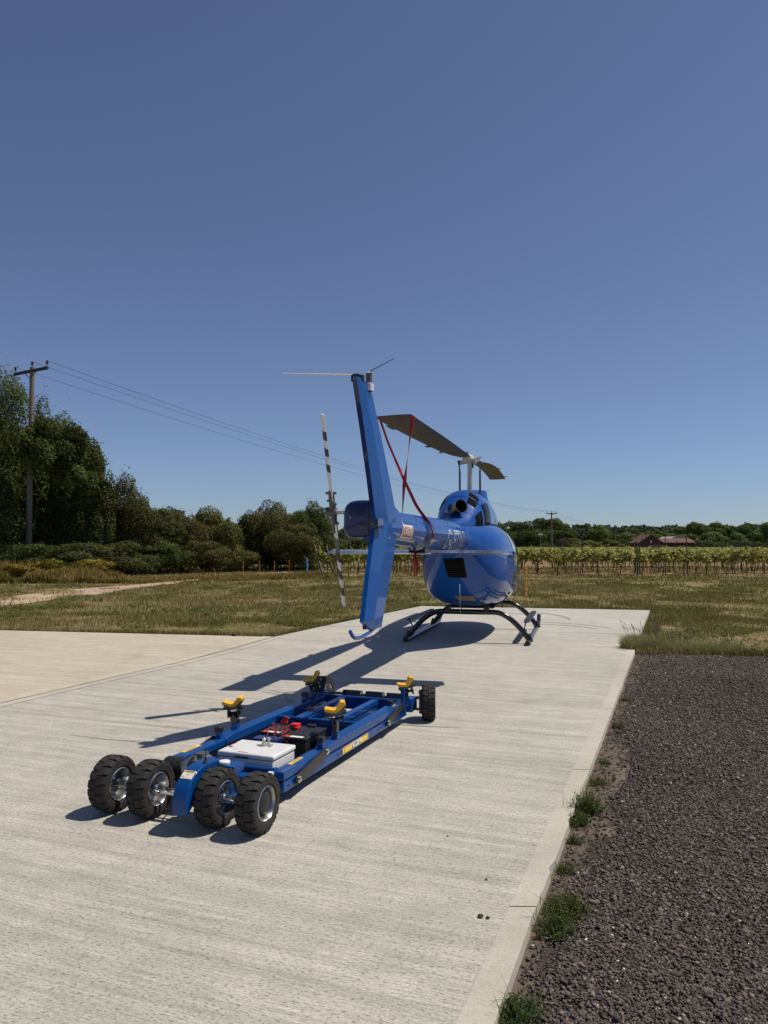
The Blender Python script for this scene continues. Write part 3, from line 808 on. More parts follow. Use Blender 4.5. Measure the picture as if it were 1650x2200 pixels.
# ------------------------------------------------------------------ power poles and wires
def power_pole(x, y, h, r0, arm, armrot, label, scale=1.):
    p = empty('power_pole', (x, y, 0), armrot, label, 'power pole', 'wooden power poles')
    b = MB(); b.tube([(0, 0, -.1), (0, 0, h * .5), (.02, 0, h)], [r0, r0 * .88, r0 * .72], 14); b.build('pole', 'pole', p)
    b = MB(); b.box(-arm / 2, arm / 2, -.12 * scale, -.02, h - .16 * scale - .14, h - .14 + .0 * scale); b.build('crossarm', 'poled', p, bevel=.01)
    b = MB()
    for s in (-1, 1): b.tube([(s * arm * .22, -.10, h - .2), (0, -.10, h - .62 * scale)], .022 * scale, 6)
    b.build('brace', 'poled', p)
    for ix in (-arm / 2 + .08, 0, arm / 2 - .08):
        b = MB(); z0 = h - .14 if ix else h
        b.cyl((ix, -.07 if ix else 0, z0), (ix, -.07 if ix else 0, z0 + .16 * scale), .018 * scale, n=8)
        for k in range(3): b.lathe((ix, -.07 if ix else 0, z0 + (.12 + .07 * k) * scale), (0, 0, 1), [(0, .03 * scale), (.01, .095 * scale), (.035 * scale, .05 * scale), (.07 * scale, .03 * scale)], 12)
        b.build('insulator', 'insul', p)
    return p
P1 = (at(62, 41.2), 41.2); h1 = zat(786, 41.2)
P2 = (at(1185, 150), 150.0); h2 = zat(1101, 150)
P3 = (at(1322, 285), 285.0); h3 = zat(1134, 285)
# wire run direction
dirw = math.atan2(P2[1] - P1[1], P2[0] - P1[0])
ar1 = R(-40)
power_pole(P1[0], P1[1], h1, .17, 3.0, R(-32), 'near weathered wooden power pole standing among the dark trees')
power_pole(P2[0], P2[1], h2, .17, 2.1, R(0), 'distant power pole rising before the large round oak')
power_pole(P3[0], P3[1], h3, .2, 2.3, R(0), 'most distant power pole above the hedge left of the barn')
def arm_pts(P, h, arm, rot):
    out_ = []
    for ix in (-arm / 2 + .08, 0, arm / 2 - .08):
        yy = -.07 if ix else 0; out_.append(Vector((P[0] + ix * math.cos(rot) - yy * math.sin(rot), P[1] + ix * math.sin(rot) + yy * math.cos(rot), h + (.17 if ix else .31))))
    return out_
A1 = arm_pts(P1, h1, 3.0, R(-32)); A2 = arm_pts(P2, h2, 2.1, 0); A3 = arm_pts(P3, h3, 2.3, 0)
names = ['lowest', 'middle', 'upper']
def wire(a, b, sag, r, label):
    n = 40; m_ = MB(); m_.tube([a.lerp(b, i / n) - Vector((0, 0, sag * 4 * (i / n) * (1 - i / n))) for i in range(n + 1)], r, 5)
    tag(m_.build('power_line', 'wire'), label, 'power line', 'overhead power lines')
for k in range(3):
    wire(A1[k], A2[k], 1.6, .011, names[k] + ' overhead wire from the near pole to the distant pole')
    wire(A2[k], A3[k], 1.2, .012, names[k] + ' wire from the distant pole on to the most distant pole')
    e = A1[k] - Vector((12.5, 14.5, -.25)); 
    wire(A1[k], e, .12, .008, names[k] + ' wire leaving the near pole past the left picture edge')
# yard light pole
lp = empty('light_pole', (at(1161, 84), 84, 0), 0, 'short slim lamp pole in front of the dark oaks', 'lamp pole')
b = MB(); b.cyl((0, 0, -.1), (0, 0, zat(1150, 84)), .05, .04, 8); b.build('pole', 'post', lp)
b = MB(); b.box(-.25, .22, -.1, .1, zat(1150, 84), zat(1150, 84) + .14); b.build('lamp_head', 'white', lp, bevel=.02)

# ------------------------------------------------------------------ farm buildings
d0 = 160.
bx = at(1397, d0)
br = empty('brick_barn', (bx, d0, 0), R(0), 'red brown barn with a clay tiled gable roof', 'barn')
za, ze = zat(1148, d0), zat(1164, d0)
xl, xr = at(1374, d0) - bx, at(1422, d0) - bx
b = MB()
G = [(xl, 0), (xr, 0), (xr, ze), (0, za - .12), (xl, ze)]
def skew(u, w, t): return (u, t, w)          # barn recedes slightly to the left
b.prism(G, skew, 0, 6.3); b.build('wall', 'brick', br)
b = MB()
for s, (xe) in ((-1, xl), (1, xr)):
    ex = xe * 1.12; ez = ze - .12 * (za - ze)
    q = [(0, za), (ex, ez), (ex, ez - .18), (0, za - .18)]
    b.prism(q, skew, -.3, 6.5)
b.build('roof', 'tile', br)
b = MB(); b.box(.2, 2.6, -.06, .06, 0, 1.55); b.build('door', 'dark', br)
b = MB(); b.box(.1, 2.7, -.08, .04, 1.56, 1.72); b.build('lintel', 'placard', br)
b = MB(); b.lathe((0.1, -.06, za - 1.5), (0, -1, 0), [(0, 0.001), (0, .22), (.06, .22), (.06, .001)], 12); b.build('gable_vent', 'white', br)
wx0, wx1 = at(1424, 162) , at(1492, 162)
wg = empty('barn_wing', (wx0, 162, 0), 0, 'long low farm shed with a clay tiled roof right of the barn', 'shed')
zt, zw = zat(1156.5, 165), zat(1165, 162); wl = wx1 - wx0
b = MB(); b.box(0, wl, 0, 7, 0, zw); b.build('wall', 'brick', wg)
b = MB(); b.prism([(-.25, zw - .1), (7.6, zw - .1), (3.6, zt)], lambda u, w, t: (t, u, w), -.8, wl + .3); b.build('roof', 'tile', wg)
for k in range(4):
    b = MB(); b.box(1. + k * wl / 4.6, 1. + k * wl / 4.6 + 1.1, -.05, .1, 0 if k % 2 else .5, zw - .25); b.build('window' if k % 2 == 0 else 'door', 'dark', wg)
ws = empty('pale_shed', (at(1440, 178), 178, 0), 0, 'pale sheet roofed shed showing above the shed ridge', 'shed')
b = MB(); b.prism([(0, 0), (at(1478, 178) - at(1440, 178), 0), (at(1478, 178) - at(1440, 178), zat(1158, 178)), (0, zat(1158, 178))], lambda u, w, t: (u, t, w), 0, 8); b.build('wall', 'steelg', ws)
L_ = at(1478, 178) - at(1440, 178)
b = MB(); b.prism([(-.2, zat(1158, 178)), (L_ + .2, zat(1158, 178)), (L_ * .75, zat(1152.5, 178)), (L_ * .25, zat(1152.5, 178))], lambda u, w, t: (u, t, w), -.2, 8.2); b.build('roof', 'roofw', ws)
# post and rail fence before the farm
fn = empty('rail_fence', (at(1380, 131), 131, 0), 0, 'dark post and rail fence along the far side of the vineyard', 'fence')
b = MB()
x0, x1 = at(1222, 131) - at(1380, 131), at(1700, 131) - at(1380, 131)
for z in (.55, 1.0): b.box(x0, x1, -.03, .03, z, z + .12)
b.build('rail', 'poled', fn)
xx = x0
while xx < x1:
    b = MB(); b.box(xx, xx + .12, -.10, -.032, 0, 1.25); b.build('post', 'poled', fn); xx += 2.4

# ------------------------------------------------------------------ vineyard
def vine_meshes(seed):
    rg = random.Random(seed); r = np.random.RandomState(seed)
    b = MB(); lean = rg.uniform(-.10, .10)
    top = .72 + rg.uniform(-.08, .06)
    pts = [(0, 0, -.06), (lean * .2 + rg.uniform(-.03, .03), 0, top * .3), (lean * .8 + rg.uniform(-.03, .03), rg.uniform(-.03, .03), top * .65), (lean, 0, top)]
    b.tube(pts, [.030, .023, .021, .018], 6)
    b.tube([(lean, 0, top), (lean + .2, 0, top + .12), (lean + .5, 0, top + .14)], [.016, .012, .008], 5)
    b.tube([(lean, 0, top), (lean - .2, 0, top + .12), (lean - .5, 0, top + .14)], [.016, .012, .008], 5)
    tm = b.build('trunk', 'vinebark'); 
    n = 430
    xs_ = (r.rand(n) * 2 - 1) * .62; u = r.rand(n)
    z = top + .10 + u * (.48 + .13 * np.sin(xs_ * 7 + seed) + .05 * r.randn(n)) - (r.rand(n) < .42) * r.rand(n) * .30 * (np.abs(xs_ - lean) < .26)
    yv = r.randn(n) * .13 * (1.2 - .4 * u)
    P = np.stack([xs_, yv, z], 1); N = np.stack([r.randn(n) * .6, -.3 + r.randn(n) * .8, .9 + r.rand(n) * .3], 1)
    V, F = leaf_geo(P, N, .10 + .06 * r.rand(n), r, .95)
    g = r.rand(n)[:, None]
    c = np.array([.21, .235, .046]) * (1 - g) + np.array([.60, .58, .18]) * g
    c = c * (.40 + 1.0 * r.rand(n) ** 1.6)[:, None]  # leaf highlights and dark gaps painted in as random brightness
    fm = np_mesh('foliage', V, F, 'leaf', col=np.repeat(c, 4, 0))
    tme, fme = tm.data, fm.data
    for o_ in (tm, fm): bpy.data.objects.remove(o_)
    return tme, fme
VM = [vine_meshes(500 + k) for k in range(9)]
rg = random.Random(3)
cnt = 0
rows = []
def rowstart(y): return -3.6 + (y - 41.8) * .20
rest = []
ry = 41.8; k = 0
while ry < 118:
    x = rowstart(ry) + .5
    while x < .535 * ry + .5:
        if rg.random() > .03:
            vis = not (.062 < x / ry < .165)
            rows.append((vis, k, x + rg.uniform(-.09, .09), ry + rg.uniform(-.05, .05)))
        x += 1.14
    ry += 2.5; k += 1
nm_ind = 0
vc = {}
ORD = ['front', 'second', 'third', 'fourth', 'fifth', 'sixth', 'seventh', 'eighth', 'ninth']
def ordn(n): return '%d%s' % (n, 'th' if 10 <= n % 100 <= 20 else {1: 'st', 2: 'nd', 3: 'rd'}.get(n % 10, 'th'))
RV = []
GV = 'grapevines on their trellis rows'
for vis, k, x, y in rows:
    if k < 9 and vis and nm_ind < 292:
        nm_ind += 1
        tme, fme = VM[rg.randrange(9)]
        flip = rg.choice((0, math.pi))
        vc[k] = vc.get(k, 0) + 1
        lb = 'grapevine with a thin dark trunk, %s from the left in the %s trellis row' % (ordn(vc[k]), ORD[k])
        v = empty('grapevine', (x, y, GZ), flip + rg.uniform(-.08, .08), lb, 'grapevine', GV if k else 'front row grapevines')
        s = rg.uniform(.9, 1.08); v.scale = (s, s, s)
        for nme, md in (('trunk', tme), ('foliage', fme)):
            o_ = bpy.data.objects.new(nme, md); COL.objects.link(o_); o_.parent = v
    else:
        RV.append((x, y))
# the remaining, farther vines as one object
r = np.random.RandomState(71); RV = np.array(RV); m_ = 130
n = len(RV) * m_
cx = np.repeat(RV[:, 0], m_); cy = np.repeat(RV[:, 1], m_)
xs_ = (r.rand(n) * 2 - 1) * .6; u = r.rand(n)
P = np.stack([cx + xs_, cy + r.randn(n) * .14, GZ + .70 + u * .66], 1)
V, F = leaf_geo(P, np.stack([r.randn(n) * .6, -.3 + r.randn(n) * .8, .9 + r.rand(n) * .3], 1), .17 + .10 * r.rand(n), r, .95)
g = r.rand(n)[:, None]; c = (np.array([.17, .19, .04]) * (1 - g) + np.array([.50, .49, .16]) * g) * (.6 + .6 * r.rand(n))[:, None]
C = np.repeat(c, 4, 0)
tn = len(RV); i4 = np.arange(tn)
TV = np.stack([np.stack([RV[:, 0] - .03, RV[:, 1], np.full(tn, GZ)], 1), np.stack([RV[:, 0] + .03, RV[:, 1], np.full(tn, GZ)], 1), np.stack([RV[:, 0] + .08, RV[:, 1], np.full(tn, .75)], 1), np.stack([RV[:, 0] + .02, RV[:, 1], np.full(tn, .75)], 1)], 1).reshape(-1, 3)
TF = np.arange(tn * 4).reshape(-1, 4) + len(V)
V = np.concatenate([V, TV]); F = np.concatenate([F, TF]); C = np.concatenate([C, np.full((len(TV), 3), .05)])
tag(np_mesh('far_grapevines', V, F, 'leaf', col=C), 'farther grapevine rows merging into one pale green band', 'vineyard', kind='stuff')
# trellis posts
GP = 'thin metal trellis posts rising above the vines'
b = MB(); b.box(-.02, .02, -.02, .02, -.1, 2.05); pm = b.build('trellis_post', 'postm'); pmd = pm.data; bpy.data.objects.remove(pm)
posts = []
yy = 41.8; k = 0
while yy < 100:
    x = rowstart(yy) + (2.2 if k else 3.0)
    q_ = 0
    while x < .53 * yy:
        if not (.062 < x / yy < .165): q_ += 1; posts.append((x, yy + .03, k, q_))
        x += 5.7
    yy += 5.0 if k > 5 else 2.5; k += 1
for x, y, k_p, q_ in posts[:150]:
    o_ = bpy.data.objects.new('trellis_post', pmd); COL.objects.link(o_); o_.location = (x, y, GZ); o_.scale = (1, 1, rg.uniform(.93, 1.1)); o_.rotation_euler = (rg.uniform(-.02, .02), rg.uniform(-.02, .02), 0)
    tag(o_, 'thin dark metal trellis post, %s from the left in the %s line of posts' % (ordn(q_), 'front' if k_p == 0 else ordn(k_p + 1)), 'post', GP)
for j, (px, dd) in enumerate(((1368, 41.0), (1373, 43.6), (1364, 46))):
    b = MB(); b.box(-.034, .034, -.034, .034, -.1, zat(1163, dd)); o_ = b.build('vineyard_post', 'postm', bevel=.008); o_.location = (at(px, dd), dd, GZ)
    tag(o_, ['thick dark post at the front of the vineyard below the barn', 'second thick post just behind the front one below the barn', 'third thick post left behind the front one below the barn'][j], 'post', 'thick posts in line below the barn')
# leaning end posts
EP = [(695, 1235, 675, 1170), (717, 1230, 701, 1172), (764, 1223, 752, 1172), (785, 1222, 778, 1170), (795, 1220, 789, 1171), (853, 1218, 847, 1168)]
lbl = ['leftmost leaning wooden end post beside the blue tube', 'second leaning wooden end post right behind the tail rotor tip', 'third leaning end post under the tail gearbox', 'fourth leaning end post left of the tail fin', 'fifth leaning end post hidden by the tail fin edge', 'sixth leaning end post right of the tail fin']
for (bx_, by_, tx_, ty_), l_ in zip(EP, lbl):
    dd = 1.64 * 1650 / (by_ - 1172); b = MB()
    b.tube([(0, 0, -.1), (at(tx_, dd) - at(bx_, dd), 0, zat(ty_, dd) - GZ)], .055, 8)
    o_ = b.build('end_post', 'post'); o_.location = (at(bx_, dd), dd, GZ); tag(o_, l_, 'post', 'leaning wooden end posts of the vineyard')
# trellis wires front row
b = MB()
for z in (.75, 1.1, 1.4): b.tube([(rowstart(41.8), 41.8, z), (24, 41.8, z)], .004, 4)
tag(b.build('trellis_wire', 'wire'), 'thin trellis wires along the front vine row', 'wire')
# orange stakes and blue tube
for j, (px, by, ty) in enumerate(((523, 1238, 1208), (558, 1241, 1207), (590, 1238, 1207), (622, 1231, 1205))):
    dd = 1.64 * 1650 / (by - 1172); b = MB(); b.cyl((0, 0, -.1), (0, 0, zat(ty, dd) - GZ), .018, n=6); b.cyl((0, 0, zat(ty, dd) - GZ - .01), (0, 0, zat(ty, dd) - GZ + .04), .03, n=6)
    o_ = b.build('orange_stake', 'orange'); o_.location = (at(px, dd), dd, GZ)
    tag(o_, ['leftmost', 'second from left', 'third from left', 'rightmost'][j] + ' thin orange stake in the grass before the hedge', 'stake', 'orange stakes in the grass')
dd = 45.3; b = MB(); b.lathe((0, 0, -.05), (0, 0, 1), [(0, .05), (zat(1199, dd) - GZ + .05, .05), (zat(1199, dd) - GZ + .05, .042), (.5, .042)], 14)
o_ = b.build('plant_guard_tube', 'bluetube'); o_.location = (at(660, dd), dd, GZ); tag(o_, 'light blue upright plant guard tube in the grass', 'tube')
# orange striped pole right of the cabin
dd = 24.0; b = MB(); H_ = zat(1216, dd) - GZ
N_ = 12
for i in range(N_): b.cyl((0, 0, H_ * i / N_), (0, 0, H_ * (i + (1 if i % 2 else 1)) / N_), .026, n=10, mi=i % 2)
o_ = b.build('striped_marker_pole', ['orangew', 'stick']); o_.location = (at(1129, dd), dd, GZ); tag(o_, 'orange and yellow striped marker pole just right of the cabin', 'marker pole')

# ------------------------------------------------------------------ weeds on the kerb line
def weed(name, x, y, h, rad, nl, ls, col, label, seed, hi=None, spiky=.3):
    r = np.random.RandomState(seed); h *= 1.2; rad *= 1.25; nl = int(nl * 1.25); ls *= 1.12; col = tuple(v * 1.35 for v in col); root = empty(name, (x, y, GZ), 0, label, 'weed', 'weeds growing along the kerb')
    ns = max(5, int(nl / 26)); b = MB(); P = []; N = []
    for i in range(ns):
        a = r.rand() * 2 * math.pi; q = rad * r.rand() ** .6; hh = h * (1.05 - .75 * q / rad) * (.55 + .5 * r.rand())
        bx_, by_ = math.cos(a) * q * .45, math.sin(a) * q * .45; tx, ty = math.cos(a) * q, math.sin(a) * q
        b.tube([(bx_, by_, -.01), ((bx_ + tx) / 2, (by_ + ty) / 2, hh * .6), (tx, ty, hh)], [.0022, .0018, .001], 4)
        m_ = int(nl / ns)
        t = .15 + .85 * r.rand(m_)
        px2 = bx_ + (tx - bx_) * t + r.randn(m_) * ls * .45; py2 = by_ + (ty - by_) * t + r.randn(m_) * ls * .45; pz = hh * t + r.randn(m_) * ls * .3
        P.append(np.stack([px2, py2, np.maximum(pz, .003)], 1)); N.append(np.stack([r.randn(m_) * .7, r.randn(m_) * .7, np.ones(m_)], 1))
    b.build('stem', 'leaf0', root) if 'leaf0' in M else b.build('stem', 'stemm', root)
    P = np.concatenate(P); N = np.concatenate(N)
    V, F = leaf_geo(P, N, ls * (.5 + .9 * r.rand(len(P))), r, .35 if spiky else .6)
    c = np.array(col) * (.55 + .9 * r.rand(len(P)))[:, None]
    if hi is not None:
        k2 = r.rand(len(P)) < .12; c[k2] = np.array(hi)
    np_mesh('leaves', V, F, 'leaf', parent=root, col=np.repeat(c, 4, 0))
    if spiky > .2:
        n = int(60 * spiky / .3); bx2 = r.randn(n) * rad * .4; by2 = r.randn(n) * rad * .4
        blades('grass_blades', bx2, by2, h * (.5 + .6 * r.rand(n)), np.full(n, .004), np.array([.10, .12, .035]) * (.6 + .8 * r.rand(n))[:, None], seed + 1, 1.3, 0., 'grassb', root)
    return root
M['stemm'] = mat('weed_stem', (.07, .085, .025), .6)
WG = (.058, .085, .022)
weed('weed', 1.245, 4.80, .155, .10, 1100, .016, WG, 'upright leafy weed on the kerb, second largest along its edge', 601)
weed('weed', 1.155, 4.60, .085, .07, 600, .015, WG, 'low leafy weed clump just below the upright leafy weed', 602)
weed('weed', .81, 3.50, .10, .10, 1700, .012, (.07, .088, .026), 'largest green weed clump on the kerb, yellowish upper half', 603, (.20, .19, .06))
weed('weed', .73, 3.33, .085, .085, 1300, .011, (.055, .085, .022), 'feathery lower half of the largest weed clump', 604)
weed('weed', .475, 2.73, .09, .085, 1400, .011, (.045, .082, .024), 'dark green feathery weed at the bottom edge of the picture', 605)
weed('weed', 1.045, 4.30, .05, .035, 160, .012, WG, 'small sprig of weed on the kerb edge between the clumps', 606, spiky=.25)
weed('weed', .91, 3.93, .05, .045, 160, .012, WG, 'small grassy weed halfway between the two larger clumps', 607, spiky=.4)
weed('weed', 1.47, 5.36, .06, .07, 300, .014, (.08, .09, .03), 'thin grassy weed above the upright leafy weed', 608, spiky=.4)
weed('weed', 1.66, 5.85, .04, .05, 160, .014, (.08, .085, .03), 'tiny dry weed tuft further up the kerb', 609, spiky=.3)
weed('weed', 2.10, 7.0, .05, .06, 180, .016, WG, 'small weed tuft on the kerb beside the earth strip', 610, spiky=.4)
weed('weed', 2.56, 8.2, .06, .06, 160, .016, (.09, .09, .035), 'small weed tuft near the far end of the gravel kerb', 611, spiky=.3)
# rough grass tussock at the gravel corner
r = np.random.RandomState(17)
def tussock(x, y, rad, h, n, lab, seed):
    root = empty('grass_tussock', (x, y, GZ), 0, lab, 'grass tussock', 'tall grass tussocks at the gravel corner')
    r = np.random.RandomState(seed); a = r.rand(n) * 2 * np.pi; q = rad * np.sqrt(r.rand(n)); bx2 = np.cos(a) * q; by2 = np.sin(a) * q * .8
    t = np.clip(r.rand(n) * 1.1, 0, 1)[:, None]
    c = np.array([.15, .175, .050]) * (1 - t) + np.array([.46, .42, .20]) * t
    blades('leaf_blades', bx2, by2, h * (.35 + .75 * r.rand(n)), .005 + .004 * r.rand(n), c, seed + 1, .9, 0., 'grassb', root)
    b = MB()
    for i in range(int(26 * rad / .4)):
        a = r.rand() * 2 * math.pi; q = rad * r.rand(); hh = h * (1.1 + .55 * r.rand()); bx3, by3 = math.cos(a) * q, math.sin(a) * q; le = .25 * hh
        tx, ty = bx3 + math.cos(a) * le, by3 + math.sin(a) * le
        b.tube([(bx3, by3, 0), ((bx3 * 1.6 + tx) / 2.6, (by3 * 1.6 + ty) / 2.6, hh * .6), (tx, ty, hh)], .0017, 4)
        b.tube([(tx, ty, hh), (tx + math.cos(a) * .03, ty + math.sin(a) * .03, hh + .05)], [.006, .002], 5)
    b.build('seed_heads', mat('dry_seed_heads', (.24, .20, .13), .8) if 'seedm' not in M else 'seedm', root)
tussock(4.02, 12.1, .32, .26, 2200, 'tall grass tussock leaning over the concrete corner', 701)
tussock(4.55, 11.95, .38, .20, 2000, 'second tall grass tussock right of the corner one', 702)
tussock(5.15, 11.85, .36, .16, 1500, 'third shorter grass tussock along the gravel edge', 703)
tussock(4.28, 12.75, .30, .20, 1400, 'low tussock behind the corner tussock', 704)
for j, (x, y, s, l_) in enumerate(((.49, 3.75, .007, 'small dark pebble on the concrete, upper of the two near ones'), (.415, 3.38, .013, 'pair shaped dark clod on the concrete near the weeds'), (.445, 3.37, .009, 'smaller dark clod beside the larger clod'), (-.9, 2.62, .008, 'dark speck of dirt at the bottom left of the concrete'), (.35, 4.3, .006, 'tiny dark pebble in the middle of the concrete'), (-2.65, 13.7, .05, 'dark clod lying on the far edge of the yellowish slab'))):
    bm = bmesh.new(); bmesh.ops.create_icosphere(bm, subdivisions=2, radius=s)
    for v in bm.verts: v.co = v.co * (1 + .45 * noise.noise(v.co * (1.2 / s) + Vector((j, 0, 0)))); v.co.z *= .6
    me = bpy.data.meshes.new('clod'); bm.to_mesh(me); bm.free(); me.materials.append(M['gravelb'])
    o_ = bpy.data.objects.new('clod', me); COL.objects.link(o_); o_.location = (x, y, s * .45); tag(o_, l_, 'pebble', 'dark bits lying on the concrete')

# ------------------------------------------------------------------ helicopter (local +Y = nose, +X = right side)
HE = empty('helicopter', (1.525, 13.6, 0), R(-14.5), 'glossy blue single rotor helicopter parked on skids, seen from behind', 'helicopter')
def sgp(v, p): return math.copysign(abs(v) ** p, v)
def interp(tab, y):
    if y <= tab[0][0]: return tab[0][1:]
    if y >= tab[-1][0]: return tab[-1][1:]
    for i in range(len(tab) - 1):
        if tab[i][0] <= y <= tab[i + 1][0]: break
    p0 = tab[max(i - 1, 0)]; p1 = tab[i]; p2 = tab[i + 1]; p3 = tab[min(i + 2, len(tab) - 1)]
    t = (y - p1[0]) / (p2[0] - p1[0]); h = p2[0] - p1[0]; out_ = []
    for k in range(1, len(p1)):
        m1 = (p2[k] - p0[k]) / (p2[0] - p0[0]) * h if p2[0] != p0[0] else 0
        m2 = (p3[k] - p1[k]) / (p3[0] - p1[0]) * h if p3[0] != p1[0] else 0
        out_.append((2 * t ** 3 - 3 * t * t + 1) * p1[k] + (t ** 3 - 2 * t * t + t) * m1 + (-2 * t ** 3 + 3 * t * t) * p2[k] + (t ** 3 - t * t) * m2)
    return out_
# y, half width, z top, z bottom, widest z fraction, exponent
FUS = [(-1.92, .235, 1.955, 1.50, .50, 2.0), (-1.80, .275, 1.96, 1.40, .52, 2.05), (-1.62, .37, 1.972, 1.20, .54, 2.1), (-1.42, .49, 1.985, 1.00, .54, 2.2), (-1.18, .60, 2.0, .80, .53, 2.3),
       (-.85, .69, 2.015, .655, .50, 2.4), (-.35, .745, 2.025, .565, .47, 2.45), (.3, .765, 2.02, .535, .45, 2.5), (1.0, .765, 1.98, .525, .44, 2.5), (1.6, .73, 1.86, .54, .43, 2.4),
       (2.15, .62, 1.62, .62, .43, 2.3), (2.5, .48, 1.38, .68, .44, 2.2), (2.75, .30, 1.17, .77, .46, 2.1), (2.86, .10, 1.02, .88, .48, 2.0)]
def fus(y, phi, off=0.):
    hw, zt, zb, fr, ex = interp(FUS, y); zc = zb + (zt - zb) * fr
    c, s = math.cos(phi), math.sin(phi)
    eb = 2 / (ex + (.5 if s < 0 else .05)); 
    hz = (zt - zc) if s > 0 else (zc - zb)
    x = (hw + off) * sgp(c, eb); z = zc + (hz + off) * sgp(s, eb)
    return Vector((x, y, z))
def norm_of(fn, a, b, e=.004):
    du = fn(a + e, b) - fn(a - e, b); dv = fn(a, b + e) - fn(a, b - e); n_ = du.cross(dv)
    return n_.normalized()
def patch(mb, fn, corners, off, nu=8, nv=8, mi=0, flip=1):
    """corners in (a,b): 4 points bilinear; lies off above the surface"""
    V = []
    for i in range(nu + 1):
        for j in range(nv + 1):
            u = i / nu; v = j / nv
            a = (corners[0][0] * (1 - u) + corners[1][0] * u) * (1 - v) + (corners[3][0] * (1 - u) + corners[2][0] * u) * v
            b = (corners[0][1] * (1 - u) + corners[1][1] * u) * (1 - v) + (corners[3][1] * (1 - u) + corners[2][1] * u) * v
            p = fn(a, b); n_ = norm_of(fn, a, b) * flip
            V.append(p + n_ * off)
    F = [(i * (nv + 1) + j, (i + 1) * (nv + 1) + j, (i + 1) * (nv + 1) + j + 1, i * (nv + 1) + j + 1) for i in range(nu) for j in range(nv)]
    mb.add(V, F, mi); return mb
YS = [FUS[0][0] + (FUS[-1][0] - FUS[0][0]) * (1 - math.cos(math.pi * i / 84)) / 2 for i in range(85)]
NR = 72
b = MB(); b.loft([[fus(y, 2 * math.pi * i / NR) for i in range(NR)] for y in YS])
FUSE = b.build('fuselage', 'heli', HE, ang=60)
FL = -1 if norm_of(fus, 0., 0.).x < 0 else 1
def fpatch(name, cs, m, off=.006, parent=FUSE, nu=10, nv=10):
    b = MB(); patch(b, fus, cs, off, nu, nv, 0, FL); return b.build(name, m, parent, ang=80)
# cabin side windows, both sides: rear window and door window, pale rolled covers inside
for s in (0, 1):
    f_ = (lambda p: p) if s == 0 else (lambda p: math.pi - p)
    fpatch('window', [(.02, f_(.02)), (.62, f_(.02)), (.55, f_(.78)), (.16, f_(.70))], 'glassl' if s == 0 else 'glass')
    fpatch('window', [(.74, f_(-.05)), (1.55, f_(-.05)), (1.35, f_(.72)), (.78, f_(.80))], 'glass')
    fpatch('window', [(.08, f_(-.34)), (.52, f_(-.34)), (.54, f_(-.02)), (.03, f_(-.02))], 'glass')
    b = MB()                                          # door seams
    for y0 in (-.42, .68, 1.62):
        patch(b, fus, [(y0, f_(-.95)), (y0 + .012, f_(-.95)), (y0 + .012, f_(.75)), (y0, f_(.75))], .003, 1, 26, 0, FL)
    b.build('door_seam', 'helid', FUSE, ang=80)
b = MB(); patch(b, fus, [(1.75, .25), (2.45, .35), (2.45, math.pi - .35), (1.75, math.pi - .25)], .006, 10, 24, 0, FL); b.build('windscreen', 'glass', FUSE, ang=80)
b = MB(); patch(b, fus, [(.9, 1.05), (1.5, 1.0), (1.5, math.pi - 1.0), (.9, math.pi - 1.05)], .006, 8, 10, 0, FL); b.build('roof_window', 'glass', FUSE, ang=80)
# small side openings, fuel cap, rivets on the right side
fpatch('side_vent', [(-.38, .10), (-.33, .10), (-.33, .22), (-.38, .22)], 'dark', nu=2, nv=4)
fpatch('side_vent', [(-.16, .10), (-.11, .10), (-.11, .22), (-.16, .22)], 'dark', nu=2, nv=4)
fpatch('side_vent', [(-.12, -.62), (.06, -.62), (.06, -.52), (-.12, -.52)], 'dark', nu=2, nv=4)
b = MB()
for k in range(22):
    a = -.8 + k * .075; p = fus(-.44, a); n_ = norm_of(fus, -.44, a) * FL; b.cyl(p, p + n_ * .004, .006, n=6)
for k in range(26):
    a = .35 + k * .03; p = fus(-.30 + k * .006, a); n_ = norm_of(fus, -.30, a) * FL; b.cyl(p, p + n_ * .004, .005, n=6)
for k in range(30):
    a = -1.1 + k * .07
    for y_ in (.66, 1.60):
        p = fus(y_, a); n_ = norm_of(fus, y_, a) * FL; b.cyl(p, p + n_ * .004, .005, n=6)
b.build('rivets', 'zinc', FUSE)
b = MB()
patch(b, fus, [(-.47, -1.2), (-.462, -1.2), (-.462, 1.1), (-.47, 1.1)], .003, 1, 40, 0, FL)
patch(b, fus, [(-.46, -.62), (-.30, -.62), (-.30, -.612), (-.46, -.612)], .003, 6, 1, 0, FL)
patch(b, fus, [(-.30, -.62), (-.294, -.62), (-.294, .3), (-.30, .3)], .003, 1, 24, 0, FL)
b.build('panel_seam', 'helid', FUSE, ang=80)
b = MB()
for y0, y1, a0, a1 in ((-.26, -.04, .80, 1.02), (.16, .50, -.80, -.45), (-.95, -.62, -.95, -.55)):
    for q in ([(y0, a0), (y1, a0), (y1, a0 + .012), (y0, a0 + .012)], [(y0, a1), (y1, a1), (y1, a1 + .012), (y0, a1 + .012)], [(y0, a0), (y0 + .008, a0), (y0 + .008, a1), (y0, a1)], [(y1, a0), (y1 + .008, a0), (y1 + .008, a1), (y1, a1)]):
        patch(b, fus, q, .003, 6, 6, 0, FL)
b.build('hatch_outline', 'helid', FUSE, ang=80)
b = MB()
for y0, a0 in ((-.20, 1.06), (-.12, 1.06), (.1, .98), (.3, .92), (-.30, .62)):
    patch(b, fus, [(y0, a0), (y0 + .05, a0), (y0 + .05, a0 + .03), (y0, a0 + .03)], .005, 2, 2, 0, FL)
b.build('latches', 'zinc', FUSE, ang=80)
